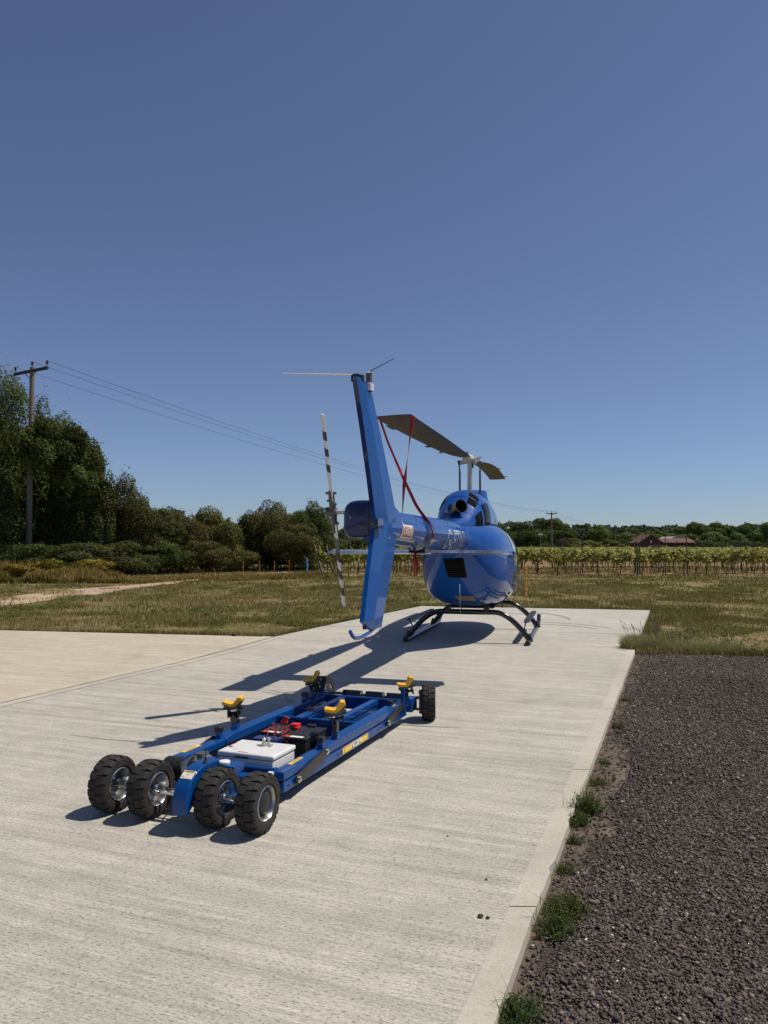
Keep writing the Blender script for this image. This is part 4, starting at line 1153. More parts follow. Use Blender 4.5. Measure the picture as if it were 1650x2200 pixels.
# rear louvre opening under the boom
def rear(x, z, off=.0):
    """point on the rear of the fuselage for given x,z (marching in y)"""
    lo, hi = -1.92, 0.3
    for _ in range(30):
        mid = (lo + hi) / 2; hw, zt, zb, fr, ex = interp(FUS, mid); zc = zb + (zt - zb) * fr
        sz = (z - zc) / ((zt - zc) if z > zc else (zc - zb)); e_ = ex + (.5 if z < zc else .05)
        if abs(sz) < 1 and (abs(x) / hw) ** e_ + abs(sz) ** e_ < 1: hi = mid
        else: lo = mid
    return Vector((x, hi - off, z))
def rpatch(name, q, m, off=.008, parent=FUSE, n=10):
    b = MB(); V = []
    for i in range(n + 1):
        for j in range(n + 1):
            u = i / n; v = j / n
            x = (q[0][0] * (1 - u) + q[1][0] * u) * (1 - v) + (q[3][0] * (1 - u) + q[2][0] * u) * v
            z = (q[0][1] * (1 - u) + q[1][1] * u) * (1 - v) + (q[3][1] * (1 - u) + q[2][1] * u) * v
            p = rear(x, z); e = .01
            n_ = (rear(x + e, z) - rear(x - e, z)).cross(rear(x, z + e) - rear(x, z - e)).normalized()
            if n_.y > 0: n_ = -n_
            V.append(p + n_ * off)
    b.add(V, [(i * (n + 1) + j, (i + 1) * (n + 1) + j, (i + 1) * (n + 1) + j + 1, i * (n + 1) + j + 1) for i in range(n) for j in range(n)])
    return b.build(name, m, parent, ang=80)
rpatch('louvre_opening', [(-.17, 1.40), (.15, 1.41), (.16, 1.10), (-.13, 1.10)], 'mesh')
LV = rpatch('placard', [(-.10, .79), (.20, .79), (.24, .705), (-.055, .705)], 'placard')
b = MB()
for k in range(9):
    z = 1.13 + k * .033; b.tube([rear(-.14, z, .012), rear(0, z, .012), rear(.145, z, .012)], .004, 5)
b.build('louvre_slats', 'soot', FUSE)
b = MB(); b.tube([(.03, -1.40, 1.03), (.03, -1.405, .92), (.032, -1.40, .80), (.038, -1.37, .47)], [.009, .008, .0025, .0018], 6); b.build('whip_aerial', 'white', FUSE)

# engine cowling
COW = [(-1.93, .12, 1.98, 1.70), (-1.80, .17, 2.01, 1.70), (-1.62, .235, 2.07, 1.70), (-1.45, .295, 2.17, 1.70), (-1.28, .35, 2.30, 1.70), (-1.08, .385, 2.43, 1.70), (-.85, .405, 2.52, 1.72), (-.4, .415, 2.545, 1.75), (.2, .41, 2.53, 1.78), (.8, .40, 2.40, 1.80), (1.2, .36, 2.18, 1.78), (1.5, .25, 1.96, 1.70)]
def cow(y, phi, off=0.):
    hw, zt, zb = interp(COW, y); c, s = math.cos(phi), math.sin(phi)
    zc = 1.98 if zt > 2.1 else (zt + zb) / 2
    return Vector((hw * sgp(c, .88), y, zc + ((zt - zc) if s > 0 else (zc - zb)) * sgp(s, .88)))
b = MB(); b.loft([[cow(COW[0][0] + (COW[-1][0] - COW[0][0]) * i / 50, 2 * math.pi * k / 56) for k in range(56)] for i in range(51)])
CW = b.build('engine_cowling', 'heli', HE, ang=60)
FLc = -1 if norm_of(cow, 0., 0.).x < 0 else 1
def cpatch(name, cs, m, off=.006, nu=6, nv=6):
    b = MB(); patch(b, cow, cs, off, nu, nv, 0, FLc); return b.build(name, m, CW, ang=80)
cpatch('mesh_vent', [(-1.30, .75), (-1.16, .75), (-1.12, 1.25), (-1.28, 1.25)], 'mesh')
cpatch('mesh_vent', [(-1.10, .78), (-.98, .80), (-.95, 1.30), (-1.08, 1.28)], 'mesh')
cpatch('mesh_vent', [(-1.20, math.pi - .45), (-.72, math.pi - .45), (-.72, math.pi - .98), (-1.15, math.pi - .92)], 'mesh')
cpatch('grille', [(-1.44, -.34), (-1.30, -.30), (-1.30, .44), (-1.44, .38)], 'mesh')
cpatch('grille', [(-1.27, -.28), (-1.17, -.24), (-1.17, .42), (-1.27, .42)], 'mesh')
b = MB()
for k in range(7):
    y0 = -1.06 + k * .085; patch(b, cow, [(y0, -.15), (y0 + .045, -.15), (y0 + .045, .6 - .05 * (k % 3)), (y0, .6)], .006, 2, 8, 0, FLc)
b.build('louvre_row', 'mesh', CW, ang=80)
b = MB()
for y0 in (-1.49, -1.13, -.42, .35): patch(b, cow, [(y0, -.4), (y0 + .010, -.4), (y0 + .010, math.pi + .4), (y0, math.pi + .4)], .003, 1, 40, 0, FLc)
b.build('panel_seam', 'helid', CW, ang=80)
b = MB()
for y0 in (-1.335, -.38):
    for k in range(24):
        a = -.1 + k * .14; p = cow(y0, a); n_ = norm_of(cow, y0, a) * FLc; b.cyl(p, p + n_ * .004, .0055, n=6)
b.build('rivets', 'zinc', CW)
b = MB()
for sd in (1, -1):
    P = []
    for k in range(40):
        y = -1.86 + k * .062; lo, hi = -1.4, 1.2
        for _ in range(26):
            m_ = (lo + hi) / 2; p = cow(y, m_)
            hw, zt, zb, fr, ex = interp(FUS, y); zc = zb + (zt - zb) * fr; sz = (p.z - zc) / (zt - zc)
            ins = abs(sz) < 1 and (abs(p.x) / hw) ** (ex + .05) + abs(sz) ** (ex + .05) < 1
            if ins: lo = m_
            else: hi = m_
        p = cow(y, hi); P.append((sd * p.x * 1.004, y, p.z + .002))
    b.tube(P, .0045, 6)
b.build('base_seam', 'soot', CW)
# exhaust
b = MB(); e0 = Vector((-.13, -1.42, 2.13)); e1 = Vector((.105, -1.69, 2.215)); d_ = (e1 - e0).normalized(); L_ = (e1 - e0).length
b.lathe(e0, d_, [(0, .08), (L_ * .6, .088), (L_, .112), (L_, .104), (L_ * .6, .08), (.02, .07), (.02, .001)], 36, mis=[0, 0, 0, 1, 1, 1])
b.build('exhaust_pipe', ['exh', 'soot'], CW, ang=40)
# recess skirt round the exhaust
b = MB(); b.lathe(e0 + d_ * .10 + Vector((0, 0, -.015)), d_, [(0.06, .13), (.10, .10), (.14, .088)], 28); b.build('exhaust_collar', 'helid', CW, ang=60)
# mast fairing (flared neck around the mast)
b = MB(); ringz = [(2.02, .52, .42), (2.15, .45, .385), (2.28, .41, .33), (2.40, .39, .285), (2.50, .38, .262), (2.565, .375, .255), (2.59, .34, .235), (2.59, .05, .05)]
b.loft([[Vector((rx * math.cos(2 * math.pi * k / 48), .36 + ry_ * 1.0 * math.sin(2 * math.pi * k / 48), z)) for k in range(48)] for z, ry_, rx in ringz], cap=True)
MF = b.build('mast_fairing', 'heli', HE, ang=50)
b = MB(); b.cyl((.28, .30, 2.585), (.28, .30, 2.60), .02, n=10); b.build('filler_cap', 'chrome', MF)
# mast and hub
b = MB(); b.tube([(0, 0, 2.4), (0, 0, 2.6), (0, 0, 2.9), (0, 0, 3.10)], [.047, .047, .042, .042], 20); b.build('rotor_mast', 'hub', HE)
for s in (-1, 1):
    b = MB(); b.tube([(s * .182, .0, 2.42), (s * .180, 0, 2.9), (s * .185, 0, 3.0)], [.020, .018, .010], 10); b.cyl((s * .187, 0, 2.98), (s * .187, 0, 3.06), .013, n=8)
    b.lathe((s * .187, 0, 3.06), (0, 1, 0), [(-.022, .001), (-.022, .028), (.022, .028), (.022, .001)], 12); b.build('pitch_link', 'steelg', HE)
HB = None
b = MB()
b.tube([(0, -.62, 3.125), (0, -.25, 3.13), (0, 0, 3.135), (0, .25, 3.14), (0, .62, 3.15)], [.055, .06, .085, .06, .055], 12)
b.box(-.12, .12, -.10, .10, 3.07, 3.13)
b.cyl((-.20, 0, 3.06), (.20, 0, 3.10), .024, n=10); b.cyl((-.14, -.03, 3.12), (.17, .03, 3.15), .03, n=10)
b.cyl((0, 0, 3.06), (0, 0, 3.20), .06, .05, 14)
HB = b.build('rotor_hub', 'hub', HE, bevel=.004)
b = MB()
for p in ((-.09, -.28, 3.22), (-.02, -.24, 3.21), (.16, .06, 3.16), (-.19, -.02, 3.09)):
    b.lathe(p, (0, 0, 1), [(-.03, .001), (-.025, .02), (0, .028), (.025, .018), (.03, .001)], 10); b.cyl((p[0], p[1], p[2] - .02), (p[0] * .6, p[1] * .7, 3.13), .008, n=6)
b.build('damper_knob', 'black', HB)
b = MB(); b.cyl((.03, .02, 2.98), (.03, .02, 3.06), .035, n=12); b.build('sensor', 'black', HB)
# main rotor blades
def airfoil(le, te, up, t, mats=(0, 1)):
    """ring of points from LE (Vector) to TE, thickness t"""
    prof = [(0, 0), (.02, .35), (.08, .7), (.22, 1.), (.4, .95), (.65, .6), (.9, .18), (1, .03)]
    ring = [le.lerp(te, u) + up * (w * t * .5) for u, w in prof] + [le.lerp(te, u) - up * (w * t * .42) for u, w in prof[:0:-1]]
    return ring
def main_blade(st, tip):
    b = MB(); rings = [airfoil(Vector(l), Vector(t_), Vector((0, 0, 1)), th) for l, t_, th in st]
    n = len(rings[0]); v = [p for r_ in rings for p in r_]; 
    o = len(b.v); b.v += [tuple(p) for p in v]
    for j in range(len(rings) - 1):
        for i in range(n):
            b.f.append((j * n + i, j * n + (i + 1) % n, (j + 1) * n + (i + 1) % n, (j + 1) * n + i))
            b.m.append(1 if (i < 2 or i > n - 4) and 2 <= j else 0)
    b.f += [tuple(range(n))[::-1], tuple(range((len(rings) - 1) * n, len(rings) * n))]; b.m += [0, 0]
    return b
stA = [((.065, -.42, 3.13), (-.09, -.42, 3.12), .05), ((.085, -.70, 3.128), (-.17, -.75, 3.113), .048), ((.085, -1.2, 3.125), (-.26, -1.35, 3.105), .045), ((.088, -1.9, 3.12), (-.29, -1.93, 3.10), .04), ((.083, -2.6, 3.115), (-.32, -2.6, 3.095), .038),
       ((.078, -3.2, 3.11), (-.345, -3.2, 3.09), .036), ((.065, -3.9, 3.105), (-.37, -3.9, 3.085), .034), ((.052, -4.6, 3.10), (-.385, -4.6, 3.08), .033), ((.046, -4.99, 3.10), (-.385, -4.92, 3.08), .03), ((.043, -5.01, 3.10), (-.375, -5.08, 3.083), .012)]
BA = main_blade(stA, 0).build('rotor_blade', ['bladeu', 'bladed'], HE, ang=50)
b = MB()
for y0, y1, w in ((-4.35, -4.02, .05), (-2.32, -2.15, .045), (-1.5, -1.35, .02)):
    xe = np.interp(-y0, [1.35, 1.93, 3.2, 4.6], [.26, .29, .345, .385]); b.box(-xe - w, -xe + .02, y0, y1, 3.086, 3.092)
b.build('trim_tab', 'bladeu', BA)
stB = [((-.065, .42, 3.14), (.09, .42, 3.135), .05), ((-.10, .9, 3.175), (.17, .9, 3.165), .048), ((-.17, 1.5, 3.215), (.20, 1.5, 3.20), .044), ((-.20, 2.4, 3.258), (.19, 2.4, 3.245), .04), ((-.215, 3.2, 3.27), (.18, 3.2, 3.255), .037), ((-.225, 4.1, 3.25), (.168, 4.1, 3.235), .034), ((-.232, 4.8, 3.21), (.16, 4.7, 3.198), .03), ((-.235, 5.05, 3.195), (.158, 4.9, 3.185), .012)]
BB = main_blade(stB, 0).build('rotor_blade', ['bladeu', 'bladed'], HE, ang=50)
b = MB(); b.box(.17, .23, 2.9, 3.1, 3.245, 3.251); b.box(.16, .22, 4.45, 4.6, 3.207, 3.213); b.build('trim_tab', 'bladeu', BB)

# tail boom
BOOM = [(-6.45, .150, 1.775), (-5.9, .160, 1.77), (-5.0, .178, 1.755), (-4.0, .195, 1.745), (-3.0, .213, 1.735), (-2.2, .228, 1.73), (-1.9, .236, 1.728)]
def boom(y, phi, off=0.):
    r_, zc = interp(BOOM, y); return Vector(((r_ + off) * math.cos(phi), y, zc + (r_ + off) * math.sin(phi)))
b = MB(); b.loft([[boom(-6.45 + 4.56 * i / 36, 2 * math.pi * k / 48) for k in range(48)] for i in range(37)])
TB = b.build('tail_boom', 'heli', HE, ang=50)
def cover_ring(y, g=0.):
    r_, zc = interp(BOOM, y); w = r_ * .80 + g; zt = zc + r_ + .018 + g; z0 = zc + r_ * .30
    P = []
    for k in range(17):
        t = math.pi * k / 16; P.append(Vector((w * sgp(math.cos(t), .45), y, z0 + (zt - z0) * sgp(math.sin(t), .45))))
    return P + [Vector((-w * .6, y, z0 - .02)), Vector((w * .6, y, z0 - .02))]
secs = [(-6.1, -5.20), (-5.18, -4.62), (-4.60, -3.30), (-3.28, -2.22)]
for i, (a, c_) in enumerate(secs):
    b = MB(); b.loft([cover_ring(a + (c_ - a) * k / 8) for k in range(9)]); b.build('driveshaft_cover', 'heli', HE, ang=40)
b = MB()                                              # panel seams on the boom
for ph in (.10, .42):
    patch(b, boom, [(-6.2, ph), (-4.95, ph), (-4.95, ph + .012), (-6.2, ph + .012)], .0025, 20, 1, 0, 1 if norm_of(boom, -4., 0.).x > 0 else -1)
FLb = 1 if norm_of(boom, -4., 0.).x > 0 else -1
patch(b, boom, [(-1.99, -1.5), (-1.975, -1.5), (-1.975, 1.5), (-1.99, 1.5)], .004, 1, 40, 0, FLb)
b.build('panel_seam', 'helid', TB, ang=80)
# stabiliser clamp fairing round the boom
b = MB(); rr = [(-5.0, .002), (-4.93, .022), (-4.2, .03), (-4.05, .022), (-3.98, .002)]
for (ya, yb) in ((-4.78, -4.42),):
    b.loft([[boom(y, 2 * math.pi * k / 48, g) for k in range(48)] for y, g in ((ya - .04, -.002), (ya, .020), (yb, .024), (yb + .03, -.002))])
SF = b.build('stabiliser_saddle', 'helid', HE, ang=40)
# registration and danger mark
b = MB()
def on_boom(y0, ph0, off=.004): return lambda u, v: boom(y0 + u, ph0 + v / .22, off)
b = text_mb('G-ETNI', .42, on_boom(-3.52, -.98, .004), bold=.006, dense=.03)
b.build('registration_letters', 'stickw', TB, ang=80)
b = text_mb('G-ETNI', .42, on_boom(-3.52, -.98, .0065), bold=-.010, dense=.03)
b.build('registration_infill', 'heli', TB, ang=80)
b = MB(); patch(b, boom, [(-5.93, -.62), (-5.50, -.62), (-5.50, .28), (-5.93, .28)], .0035, 4, 10, 0, FLb)
patch(b, boom, [(-5.93, -.62), (-5.98, -.66), (-5.92, .55), (-5.90, .26)], .0035, 3, 8, 0, FLb)
b.build('danger_sign_border', 'stickw', TB, ang=80)
b = MB(); patch(b, boom, [(-5.92, -.52), (-5.53, -.52), (-5.53, .16), (-5.92, .16)], .006, 4, 10, 0, FLb); b.build('danger_sign_panel', 'reds', TB, ang=80)
b = text_mb('DANGER', .118, lambda u, v: boom(-5.905 + u * .70, -.36 + v / .165, .0085), bold=.002, dense=.02); b.build('danger_lettering', 'stickw', TB, ang=80)

# horizontal stabiliser
b = MB(); sy = -4.42
st = []
for x in (-1.10, -.6, 0, .6, 1.11):
    st.append(airfoil(Vector((x, sy + .20, 1.515)), Vector((x, sy - .19, 1.512)), Vector((0, 0, 1)), .062))
b.loft(st); ST = b.build('horizontal_stabiliser', 'stab', HE, ang=50)
for s in (-1, 1):
    b = MB(); b.loft([[Vector((s * (1.105 + .05 * k / 4), sy + (.20 - .30 * (k / 4) ** 2) * c_, 1.513 + (.034 - .012 * k / 4) * s2)) for c_, s2 in ((1, 0), (.4, .9), (-.3, .7), (-.95, 0), (-.3, -.7), (.4, -.9))] for k in range(5)])
    b.build('stabiliser_tip', 'heli', ST, ang=50)
b = MB(); b.box(-.02, .02, sy - .15, sy + .15, 1.535, 1.58); b.box(-.10, .10, sy - .10, sy + .10, 1.53, 1.60); b.build('stabiliser_bracket', 'helid', ST)

# vertical fin: levels (z, TE y, LE y, half thickness)
FIN = [(.845, -6.93, -6.61, .016), (.86, -7.0, -6.60, .030), (.95, -7.235, -6.555, .045), (1.35, -7.07, -6.27, .052), (1.70, -6.90, -6.02, .058), (1.83, -6.845, -6.01, .058), (2.2, -7.02, -6.30, .052), (2.6, -7.23, -6.64, .045), (2.96, -7.44, -6.97, .038), (2.99, -7.45, -7.0, .034), (3.02, -7.40, -7.06, .02)]
xf = .10
def finring(z, te, le, th):
    c = le - te
    pts = [(te, .020 if th > .03 else th * .6), (te + c * .36, th), (te + c * .93, th * .62), (le - c * .01, th * .30), (le, 0.002)]
    return [Vector((xf + w, y, z)) for y, w in pts] + [Vector((xf - w, y, z)) for y, w in pts[::-1]]
b = MB(); lev = []
for i in range(len(FIN) - 1):
    a, c_ = FIN[i], FIN[i + 1]
    for k in range(4): lev.append([a[j] + (c_[j] - a[j]) * k / 4 for j in range(4)])
lev.append(list(FIN[-1]))
b.loft([finring(*l) for l in lev]); FN = b.build('vertical_fin', 'fin', HE, ang=3)
b = MB()                                              # blunt trailing edge of the upper fin, its shade painted in dark blue
for i in range(len(lev) - 1):
    l0, l1 = lev[i], lev[i + 1]
    if l0[0] < 1.84: continue
    b.add([(xf - .021, l0[1] - .004, l0[0]), (xf + .021, l0[1] - .004, l0[0]), (xf + .021, l1[1] - .004, l1[0]), (xf - .021, l1[1] - .004, l1[0])], [(0, 1, 2, 3)])
b.build('trailing_edge_shade', 'helid', FN)
b = MB()
for y, z in ((-6.52, 1.87), (-6.20, 1.85), (-6.52, 1.68), (-6.20, 1.67)): b.cyl((xf + .05, y, z), (xf + .072, y, z), .017, .012, 8)
b.build('bolt', 'zinc', FN)
b = MB()
for l_ in lev[::2]:
    c_ = l_[2] - l_[1]
    for fr_ in (.10, .90):
        th_ = l_[3] * (fr_ / .36 if fr_ < .36 else 1) if fr_ < .5 else l_[3] * .65
        th_ = .02 + (l_[3] - .02) * fr_ / .36 if fr_ < .36 else l_[3] * .64
        b.cyl((xf + th_ - .001, l_[1] + c_ * fr_, l_[0]), (xf + th_ + .003, l_[1] + c_ * fr_, l_[0]), .004, n=6)
b.build('rivets', 'helid', FN)
b = MB(); b.box(xf + .0, xf + .075, -6.98, -6.78, 1.745, 1.845); b.build('light_housing', 'helid', FN, bevel=.006)
b = MB(); b.lathe((xf + .036, -6.985, 1.80), (0, -1, 0), [(0, .001), (0, .024), (.010, .022), (.016, .012), (.018, .001)], 16); b.build('tail_light', 'glass', FN)
b = MB(); b.lathe((xf - .02, -7.30, 3.03), (0, 0, 1), [(-.025, .058), (.02, .060), (.03, .05), (.03, .001)], 20); b.build('beacon_base', 'black', FN)
b = MB(); b.lathe((xf + .03, -7.12, 3.0), (0, 0, 1), [(-.05, .036), (-.05, .042), (.015, .042), (.02, .028), (.11, .028), (.115, .020), (.125, .001)], 20, mis=[0, 0, 0, 1, 0, 0]); b.build('beacon', ['white', 'steelg'], FN)
b = MB(); b.tube([(xf - .08, -7.28, 3.065), (-.30, -7.26, 3.095), (-.645, -7.2, 3.135)], [.010, .008, .005], 6); b.build('whip_aerial', 'white', FN)
b = MB(); b.tube([(xf + .03, -7.12, 3.12), (.374, -7.2, 3.205)], [.005, .003], 6); b.build('whip_aerial', 'steelg', FN)
# tail skid (stinger)
b = MB(); b.tube([(xf, -6.78, .865), (xf, -6.95, .835), (xf, -7.25, .822), (xf, -7.42, .832), (xf, -7.50, .86), (xf, -7.57, .905)], [.014, .015, .016, .016, .016, .015], 12); b.build('tail_skid', 'heli', HE, ang=60)
b = MB(); b.box(xf - .035, xf + .0, -7.10, -6.98, .87, .93); b.build('fin_tip_block', 'black', HE, bevel=.01)
# gearbox cover
b = MB()
def gring(y, k): 
    P = []
    for i in range(48):
        t = 2 * math.pi * i / 48; c, s = math.cos(t), math.sin(t)
        e_ = .42 if s < 0 else .62
        P.append(Vector((-.115 + .205 * k * sgp(c, e_), y, 1.855 + (.185 if s > 0 else .185) * k * sgp(s, e_))))
    return P
b.loft([gring(-6.46, .05), gring(-6.46, .80), gring(-6.45, .93), gring(-6.42, .99), gring(-6.35, 1.), gring(-6.1, 1.), gring(-5.85, .99), gring(-5.55, .80), gring(-5.3, .55)])
GB = b.build('gearbox_cover', 'helid', HE, ang=50)
b = MB()
for k in range(5): b.box(-.24, -.10, -6.465, -6.452, 1.965 - k * .018, 1.971 - k * .018)
b.build('cooling_slot', 'dark', GB)
b = MB()
for p in ((-.235, 1.87), (-.055, 1.875)): b.cyl((p[0], -6.475, p[1]), (p[0], -6.455, p[1]), .008, n=8)
b.build('fastener', 'zinc', GB)
b = MB(); b.box(-.03, .09, -6.62, -6.30, 1.68, 1.94); b.build('fin_gap_shade', 'black', HE, bevel=.01)  # black box painting the shade in the gap between gearbox cover and fin
# tail rotor
hubp = Vector((-.50, -6.20, 1.935))
b = MB(); b.cyl((-.28, -6.20, 1.935), (-.52, -6.20, 1.935), .022, n=14); b.build('tail_rotor_shaft', 'hub', HE)
TR = empty('tail_rotor', (0, 0, 0)); TR.parent = HE
dirb = Vector((0, .345, -.93)).normalized(); chd = Vector((.10, dirb.z * -1, dirb.y)).normalized() ; chd = dirb.cross(Vector((1, 0, 0))).normalized(); chd = (chd * math.cos(R(38)) + Vector((1, 0, 0)) * math.sin(R(38)))
thk = dirb.cross(chd).normalized()
def trb(sgn, name, stripes):
    b = MB(); edges = stripes
    for (a, c_, mi) in edges:
        r0 = []; 
        for rad in (a, c_):
            o_ = hubp + dirb * sgn * rad; w = .056 if rad > .25 else .036
            r0.append(airfoil(o_ + chd * w, o_ - chd * w, thk, .020))
        b.loft(r0, mi)
    return b.build(name, ['white', 'steelg', 'ink'], TR, ang=50)
trb(-1, 'rotor_blade', [(.12, .42, 0), (.42, .50, 2), (.50, .58, 0), (.58, .66, 2), (.66, .74, 0), (.74, .83, 2), (.83, 1.0, 0)])
trb(1, 'rotor_blade', [(.12, .27, 0), (.27, .43, 1), (.43, .53, 2), (.53, .62, 0), (.62, .72, 2), (.72, .81, 0), (.81, .90, 2), (.90, 1.02, 0)])
b = MB()
b.cyl(hubp + Vector((.03, 0, 0)), hubp - Vector((.07, 0, 0)), .05, .042, 16)
for s in (-1, 1):
    c0 = hubp + dirb * s * .10; b.cyl(hubp, hubp + dirb * s * .22, .036, .03, 10)
    b.tube([c0 + chd * .07, c0 - chd * .09], .009, 6); b.cyl(c0 + chd * .07 - Vector((.02, 0, 0)), c0 + chd * .07 + Vector((.02, 0, 0)), .016, n=8)
    b.cyl(c0 - chd * .09 - Vector((.02, 0, 0)), c0 - chd * .09 + Vector((.02, 0, 0)), .014, n=8)
    c1 = hubp + dirb * s * .20; b.cyl(c1 - Vector((.055, 0, 0)), c1 + Vector((.055, 0, 0)), .014, n=8)
b.tube([hubp + Vector((-.03, 0, .05)), hubp + Vector((-.12, -.03, .03)), hubp + Vector((-.19, -.10, .03))], .008, 6)
b.lathe(hubp + Vector((-.19, -.10, .03)), (1, 0, 0), [(-.018, .001), (-.018, .016), (.018, .016), (.018, .001)], 8)
b.build('tail_rotor_hub', 'steelg', TR, bevel=.003)

# landing gear
for s in (-1, 1):
    xo = s * 1.0 + .06
    b = MB(); b.tube([(xo, -1.0, .045), (xo, -.95, .04), (xo, 0, .04), (xo, 1.75, .04), (xo, 1.98, .055), (xo, 2.14, .11), (xo, 2.26, .20)], [.036, .045, .045, .045, .045, .042, .038], 14)
    SK = b.build('landing_skid', 'blackg', HE, ang=60)
    b = MB(); b.box(xo - .03, xo + .03, -.9, 1.2, .002, .009); b.build('skid_shoe', 'steelg', SK)
    b = MB(); b.lathe((xo, -.99, .045), (0, -1, 0), [(0, .001), (0, .043), (.06, .043), (.07, .03), (.07, .001)], 14); b.build('skid_cap', 'blackp', SK)
    b = MB(); xs0 = s * .985 + .03
    b.prism([(xs0 - .035, -.72), (xs0 + .035, -.72), (xs0 + .055, -.45), (xs0 + .055, 1.25), (xs0 + .02, 1.5), (xs0 - .035, 1.45), (xs0 - .055, 1.2), (xs0 - .055, -.45)], lambda u, v, t: (u, v, t), .335, .352)
    b.build('step_plate', 'blackp', SK)
def ctube(y):
    P = []
    for i in range(33):
        t = -1 + 2 * i / 32; x = t * 1.03 + .06; a = abs(t)
        z = .50 if a < .45 else .50 - .465 * ((a - .45) / .55) ** 1.75
        P.append((x, y, z))
    return P
for y in (-.78, 1.45):
    b = MB(); b.tube(ctube(y), .044, 14); CT = b.build('cross_tube', 'blackg', HE, ang=60)
    for s in (-1, 1):
        b = MB()
        b.cyl((s * 1.025 + .06, y, .03), (s * .985 + .06, y, .16), .052, .046, 12)
        b.tube([(s * .93 + .06, y, .24), (s * .985 + .02, y + .12, .335)], .012, 6)
        b.build('skid_saddle', 'black', CT, bevel=.004)
        b = MB(); b.box(s * .32 + .02, s * .32 + .10, y - .05, y + .05, .51, .60)
        b.build('belly_clamp', 'black', CT, bevel=.004)
b = MB()
for x, y, l_ in ((.30, -.6, .10), (-.12, -.4, .05), (.52, .1, .06), (-.30, -.2, .06)): b.tube([(x, y, .62), (x + .01, y - .01, .56), (x + .03, y - .03, .56 - l_)], [.012, .01, .006], 6)
b.build('belly_aerial', 'blackp', HE)
b = MB(); b.box(-.34, .44, -.25, 1.4, .515, .56); b.build('belly_panel', 'blackp', HE, bevel=.02)

# tie-down straps (their own thing)
hp = HE.matrix_world if False else None
SD = empty('tie_down_strap', (1.525, 13.6, 0), R(-14.5), 'red webbing tie down straps running from the rear rotor blade tip to the tail boom', 'strap')
def webbing(pts, ws, n=26):
    """flat band; pts 3D, ws list of (t, width, twist)"""
    b = MB(); V = []
    P = [Vector(p) for p in pts]
    for i in range(n + 1):
        t = i / n; s_ = t * (len(P) - 1); k = min(int(s_), len(P) - 2); u = s_ - k
        p = P[k].lerp(P[k + 1], u); d = (P[k + 1] - P[k]).normalized()
        w = np.interp(t, [q[0] for q in ws], [q[1] for q in ws]); tw = np.interp(t, [q[0] for q in ws], [q[2] for q in ws])
        x = Vector((1, 0, 0)); x = (x - d * x.dot(d)).normalized(); y = d.cross(x)
        side = x * math.cos(tw) + y * math.sin(tw); nn = d.cross(side)
        V += [p - side * w / 2 - nn * .0015, p + side * w / 2 - nn * .0015, p + side * w / 2 + nn * .0015, p - side * w / 2 + nn * .0015]
    F = []
    for i in range(n):
        for k in range(4): F.append((i * 4 + k, i * 4 + (k + 1) % 4, (i + 1) * 4 + (k + 1) % 4, (i + 1) * 4 + k))
    b.add(V, F); return b
webbing([(.048, -4.96, 3.085), (.045, -5.20, 2.60), (.03, -5.33, 2.25), (.02, -5.36, 1.955)], [(0, .06, .2), (.33, .014, 1.3), (.6, .055, .5), (1, .03, 1.2)]).build('strap_band', 'red', SD, ang=80)
webbing([(-.335, -4.99, 3.07), (-.25, -4.95, 2.80), (-.15, -4.97, 2.58), (-.01, -5.2, 2.36), (.09, -4.95, 2.05), (.165, -4.66, 1.88), (.207, -4.6, 1.70)], [(0, .030, .3), (.35, .028, .5), (.55, .038, .1), (1, .048, .0)]).build('strap_band', 'red', SD, ang=80)
webbing([(.0, -4.68, 1.49), (.01, -4.68, 1.40), (.0, -4.68, 1.22)], [(0, .03, 0), (.4, .045, .5), (1, .03, 1)]).build('strap_tail', 'red', SD, ang=80)
webbing([(.03, -4.68, 1.46), (.045, -4.68, 1.36), (.03, -4.69, 1.24)], [(0, .03, .5), (.4, .03, 0), (1, .025, 1)]).build('strap_tail', 'red', SD, ang=80)
b = MB(); b.tube([(.06, -4.66, 1.62), (.10, -4.68, 1.57), (.02, -4.70, 1.545), (.05, -4.68, 1.60), (.15, -4.66, 1.60)], .008, 6); b.build('strap_ratchet', 'zinc', SD)
b = MB()
for k in range(5): b.lathe((.01 + .012 * (k % 2), -4.68, 1.43 + .018 * k), (.3, 0, 1), [(0, .012), (.008, .026), (.016, .012)], 8)
b.build('strap_knot', 'red', SD)

# ------------------------------------------------------------------ dolly (local +Y = away, +X = right)
DO = empty('helicopter_dolly', (-1.181, 4.542, 0), R(-20.7), 'low blue electric helicopter dolly with black wheels and yellow lifting saddles', 'dolly')
